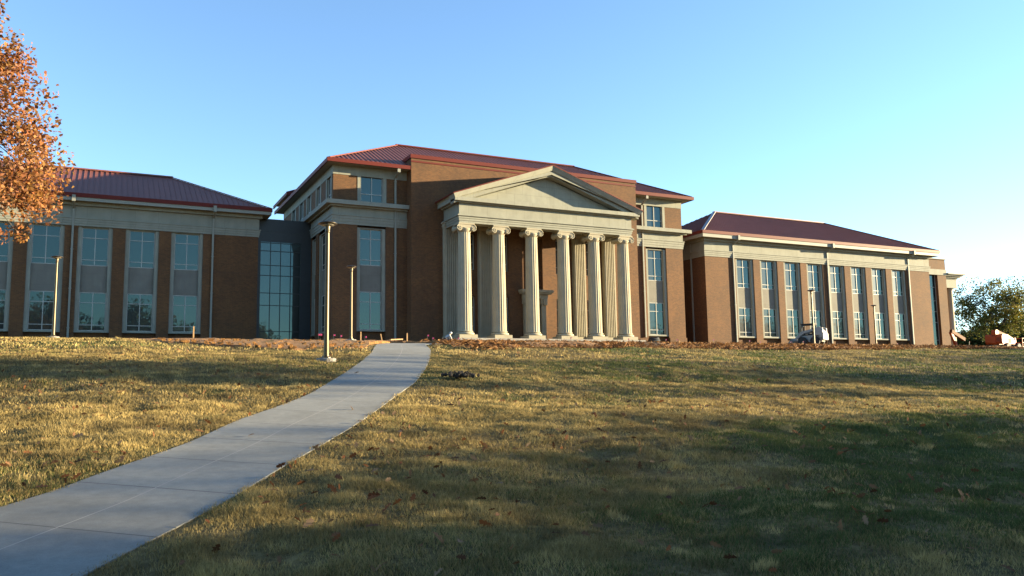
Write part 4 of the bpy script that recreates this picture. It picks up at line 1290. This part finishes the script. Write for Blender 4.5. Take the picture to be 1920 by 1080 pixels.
jt = [J(-.22, 0, .34, .15), J(-.18, .12, .31, .12), J(.16, .15, .26, .095), J(-.20, .15, .07, .07), J(-.30, .15, .055, .06), J(-.18, -.12, .31, .12), J(.12, -.16, .085, .095), J(-.28, -.15, .07, .07), J(-.38, -.15, .055, .06)]
skin_obj('trousers', jt, [(0, 1), (1, 2), (2, 3), (3, 4), (0, 5), (5, 6), (6, 7), (7, 8)], JEANS, person)
m = MB(); m.lathe([(.15, .0), (.145, .015), (.125, .02), (.12, .07), (.09, .12), (.04, .14), (0, .142)], 20, (px + .29, py, pz + .83)); m.build('hard_hat', HELM, person, True)

# ------------------------------------------------------------------ machines
def place(b, T):
    """apply a local->world map to a builder's vertices"""
    b.v = [tuple(T @ Vector(p)) for p in b.v]; return b
def wheel(parent, T, x, y, rad, wd, rimmat):
    m = MB(); m.lathe([(rad * .55, -wd / 2), (rad * .9, -wd / 2), (rad, -wd * .36), (rad, wd * .36), (rad * .9, wd / 2), (rad * .55, wd / 2)], 28, (x, y, rad), 'y')
    for k in range(18):
        a = 2 * math.pi * k / 18
        c = (x + math.cos(a) * rad * .99, rad + math.sin(a) * rad * .99)
        m.bar((c[0], y - wd * .42, c[1]), (c[0] + .05 * math.cos(a + 1.5), y + wd * .42, c[1] + .05 * math.sin(a + 1.5)), rad * .09)
    w_ = place(m, T).build('wheel', BLACK, parent)
    m = MB(); m.lathe([(rad * .54, -wd * .45), (rad * .5, -wd * .2), (rad * .2, -wd * .3), (rad * .2, wd * .3), (rad * .5, wd * .2), (rad * .54, wd * .45)], 20, (x, y, rad), 'y')
    place(m, T).build('rim', rimmat, w_)
def loader(u, v, ang):
    z = zsurf(u, v) + .02
    T = Matrix.Translation((u, v, z)) @ Matrix.Rotation(ang, 4, 'Z') @ Matrix.Scale(1.0, 4)
    t = thing('skid_loader', 'white skid steer loader with black cab standing before the sunny wing', 'loader', (u, v, z))
    TS = lambda p, q, d: (p, d, q)
    m = MB(); m.prism([(-1.25, .35), (.75, .35), (.95, .6), (.75, .95), (-.5, 1.0), (-1.3, 1.15), (-1.4, .8)], -.5, .5, TS); place(m, T).build('body', WHITEP, t)
    m = MB(); m.prism([(-1.5, .55), (-1.42, .5), (-1.3, .95), (-.6, .95), (-.7, 1.5), (-1.32, 1.46), (-1.5, 1.1)], -.80, .80, TS)
    place(m, T).build('engine_cover', WHITEP, t)
    for y in (-.85, .85):
        for x in (-.72, .42): wheel(t, T, x, y * .86, .42, .3, YELLOWP)
    cab = MB()
    for y in (-.46, .46):
        for p, q in (((.62, y, .95), (.5, y, 2.0)), ((-.55, y, 1.0), (-.5, y, 2.0)), ((.5, y, 1.98), (-.5, y, 1.98)), ((.6, y, 1.0), (-.55, y, 1.02))): cab.bar(p, q, .08)
        for k in range(6): cab.bar((.45 - k * .17, y, 1.05), (.40 - k * .16, y, 1.95), .018)
    for x in (.5, -.5): cab.bar((x, -.46, 1.98), (x, .46, 1.98), .08)
    cb = place(cab, T).build('cab', BLACK, t)
    m = MB(); m.prism([(-.62, 2.0), (.62, 2.0), (.58, 2.08), (-.6, 2.08)], -.52, .52, TS); place(m, T).build('cab_roof', BLACK, cb)
    m = MB(); m.box(-.4, .1, -.25, .25, .95, 1.15); m.box(-.42, -.3, -.25, .25, 1.15, 1.7); place(m, T).build('seat', BLACK, cb)
    m = MB(); m.box(-.48, -.44, -.4, .4, 1.2, 1.9); place(m, T).build('rear_pane', GLASS, cb)
    for y in (-.62, .62):
        m = MB()
        m.prism([(-1.45, .75), (-1.15, .75), (-.95, 1.5), (-1.1, 1.75), (-1.42, 1.62)], y - .11, y + .11, TS)
        m.prism([(-1.2, 1.72), (-1.0, 1.5), (.35, 1.15), (1.05, .55), (1.15, .35), (1.28, .42), (1.2, .68), (.5, 1.36)], y - .08, y + .08, TS)
        place(m, T).build('lift_arm', WHITEP, t)
    m = MB(); m.prism([(1.25, .1), (1.95, .06), (1.95, .1), (1.4, .2), (1.3, .45), (1.45, .72), (1.38, .74), (1.2, .5)], -.88, .88, TS)
    for y in (-.88, .86): m.prism([(1.25, .1), (1.95, .06), (1.42, .73), (1.2, .5)], y, y + .03, TS)
    place(m, T).build('bucket', STEEL, t)
    m = MB()
    for y in (-.35, .35): m.lathe([(.0, -.02), (.06, -.02), (.06, .02), (0, .02)], 12, (0.60, y, 1.9), 'x')
    place(m, T).build('work_light', LENS, cb)
    return t
loader(59.3, 56.6, R(117))
def lift(u, v, ang):
    z = zsurf(u, v) + .02
    T = Matrix.Translation((u, v, z)) @ Matrix.Rotation(ang, 4, 'Z') @ Matrix.Scale(1.0, 4)
    TS = lambda p, q, d: (p, d, q)
    t = thing('boom_lift', 'orange boom lift with big tyres parked beyond the end of the sunny wing', 'boom lift', (u, v, z))
    m = MB(); m.prism([(-1.9, .45), (1.9, .45), (2.0, .7), (1.7, .95), (-1.7, .95), (-2.0, .7)], -.6, .6, TS); place(m, T).build('chassis', STEEL, t)
    for x in (-1.35, 1.35):
        for y in (-1.0, 1.0): wheel(t, T, x, y, .58, .46, YELLOWP)
    m = MB(); m.prism([(-2.3, 1.05), (-2.42, 1.3), (-2.42, 2.0), (-2.2, 2.25), (-.9, 2.2), (.2, 1.75), (.75, 1.5), (.75, 1.05)], -1.0, -.28, TS)
    m.prism([(-2.3, 1.05), (-2.42, 1.3), (-2.42, 2.0), (-2.2, 2.25), (-.9, 2.2), (.2, 1.75), (.75, 1.5), (.75, 1.05)], .28, 1.0, TS)
    m.prism([(-2.45, 1.02), (-2.55, 1.2), (-2.55, 1.95), (-2.35, 2.1), (-1.9, 2.1), (-1.9, 1.02)], -.279, .279, TS)
    tt = place(m, T).build('turntable', ORANGEP, t)
    m = MB()
    for k in range(5): m.box(-2.43 - .0, -2.42, -.85, -.35, 1.35 + k * .1, 1.39 + k * .1)
    m.box(-.9, -.2, -1.01, -1.001, 1.15, 1.7); place(m, T).build('vent', BLACK, tt)
    m = MB(); m.prism([(-2.3, 2.15), (-1.6, 2.15), (-1.5, 2.55), (-1.75, 2.8), (-2.2, 2.8), (-2.35, 2.5)], -.26, .26, TS); place(m, T).build('boom_pivot', ORANGEP, t)
    m = MB(); m.bar((-1.9, 0, 2.62), (1.9, 0, 1.78), .40, .46); place(m, T).build('boom', BOOMP, t)
    m = MB(); m.bar((1.85, 0, 1.79), (2.7, 0, 1.62), .28, .32); m.bar((-.9, 0, 1.75), (.6, 0, 1.85), .12); place(m, T).build('inner_boom', STEEL, t)
    m = MB(); m.prism([(2.5, 1.3), (2.85, 1.25), (2.9, 1.85), (2.6, 1.95)], -.2, .2, TS); place(m, T).build('boom_head', ORANGEP, t)
    b = MB(); bx0, bx1 = 2.95, 3.75
    for x in (bx0, bx1):
        for y in (-.9, .9): b.bar((x, y, .75), (x, y, 1.85), .05)
    for zz in (.78, 1.3, 1.83):
        for y in (-.9, .9): b.bar((bx0, y, zz), (bx1, y, zz), .05)
        for x in (bx0, bx1): b.bar((x, -.9, zz), (x, .9, zz), .05)
    b.box(bx0, bx1, -.9, .9, .72, .76)
    place(b, T).build('basket', ORANGEP, t)
    return t
lift(100.2, 64.4, R(8))
# red equipment trailer-like lift arm standing behind the column, left of the boom lift
def knuckle(u, v):
    z = zsurf(u, v)
    t = thing('folded_lift_arm', 'faded red folded lift arm on small wheels between the end column and the boom lift', 'lift arm', (u, v, z))
    m = MB(); m.bar((u - 1.2, v, z + 2.5), (u + 1.6, v + .3, z + 1.5), .35, .42); m.build('upper_arm', BOOMP, t)
    m = MB(); m.bar((u - 1.2, v + .05, z + 2.4), (u - .2, v + .1, z + .6), .3, .34); m.build('lower_arm', ORANGEP, t)
    m = MB(); m.box(u - 1.0, u + 1.4, v - .5, v + .5, z + .4, z + .75); m.build('frame', ORANGEP, t)
    for x in (-.7, 1.0):
        for y in (-.6, .6):
            m = MB(); m.lathe([(.2, -.12), (.38, -.12), (.4, 0), (.38, .12), (.2, .12)], 20, (u + x, v + y, z + .4), 'y'); m.build('wheel', BLACK, t)
    return t
knuckle(94.6, 66.5)
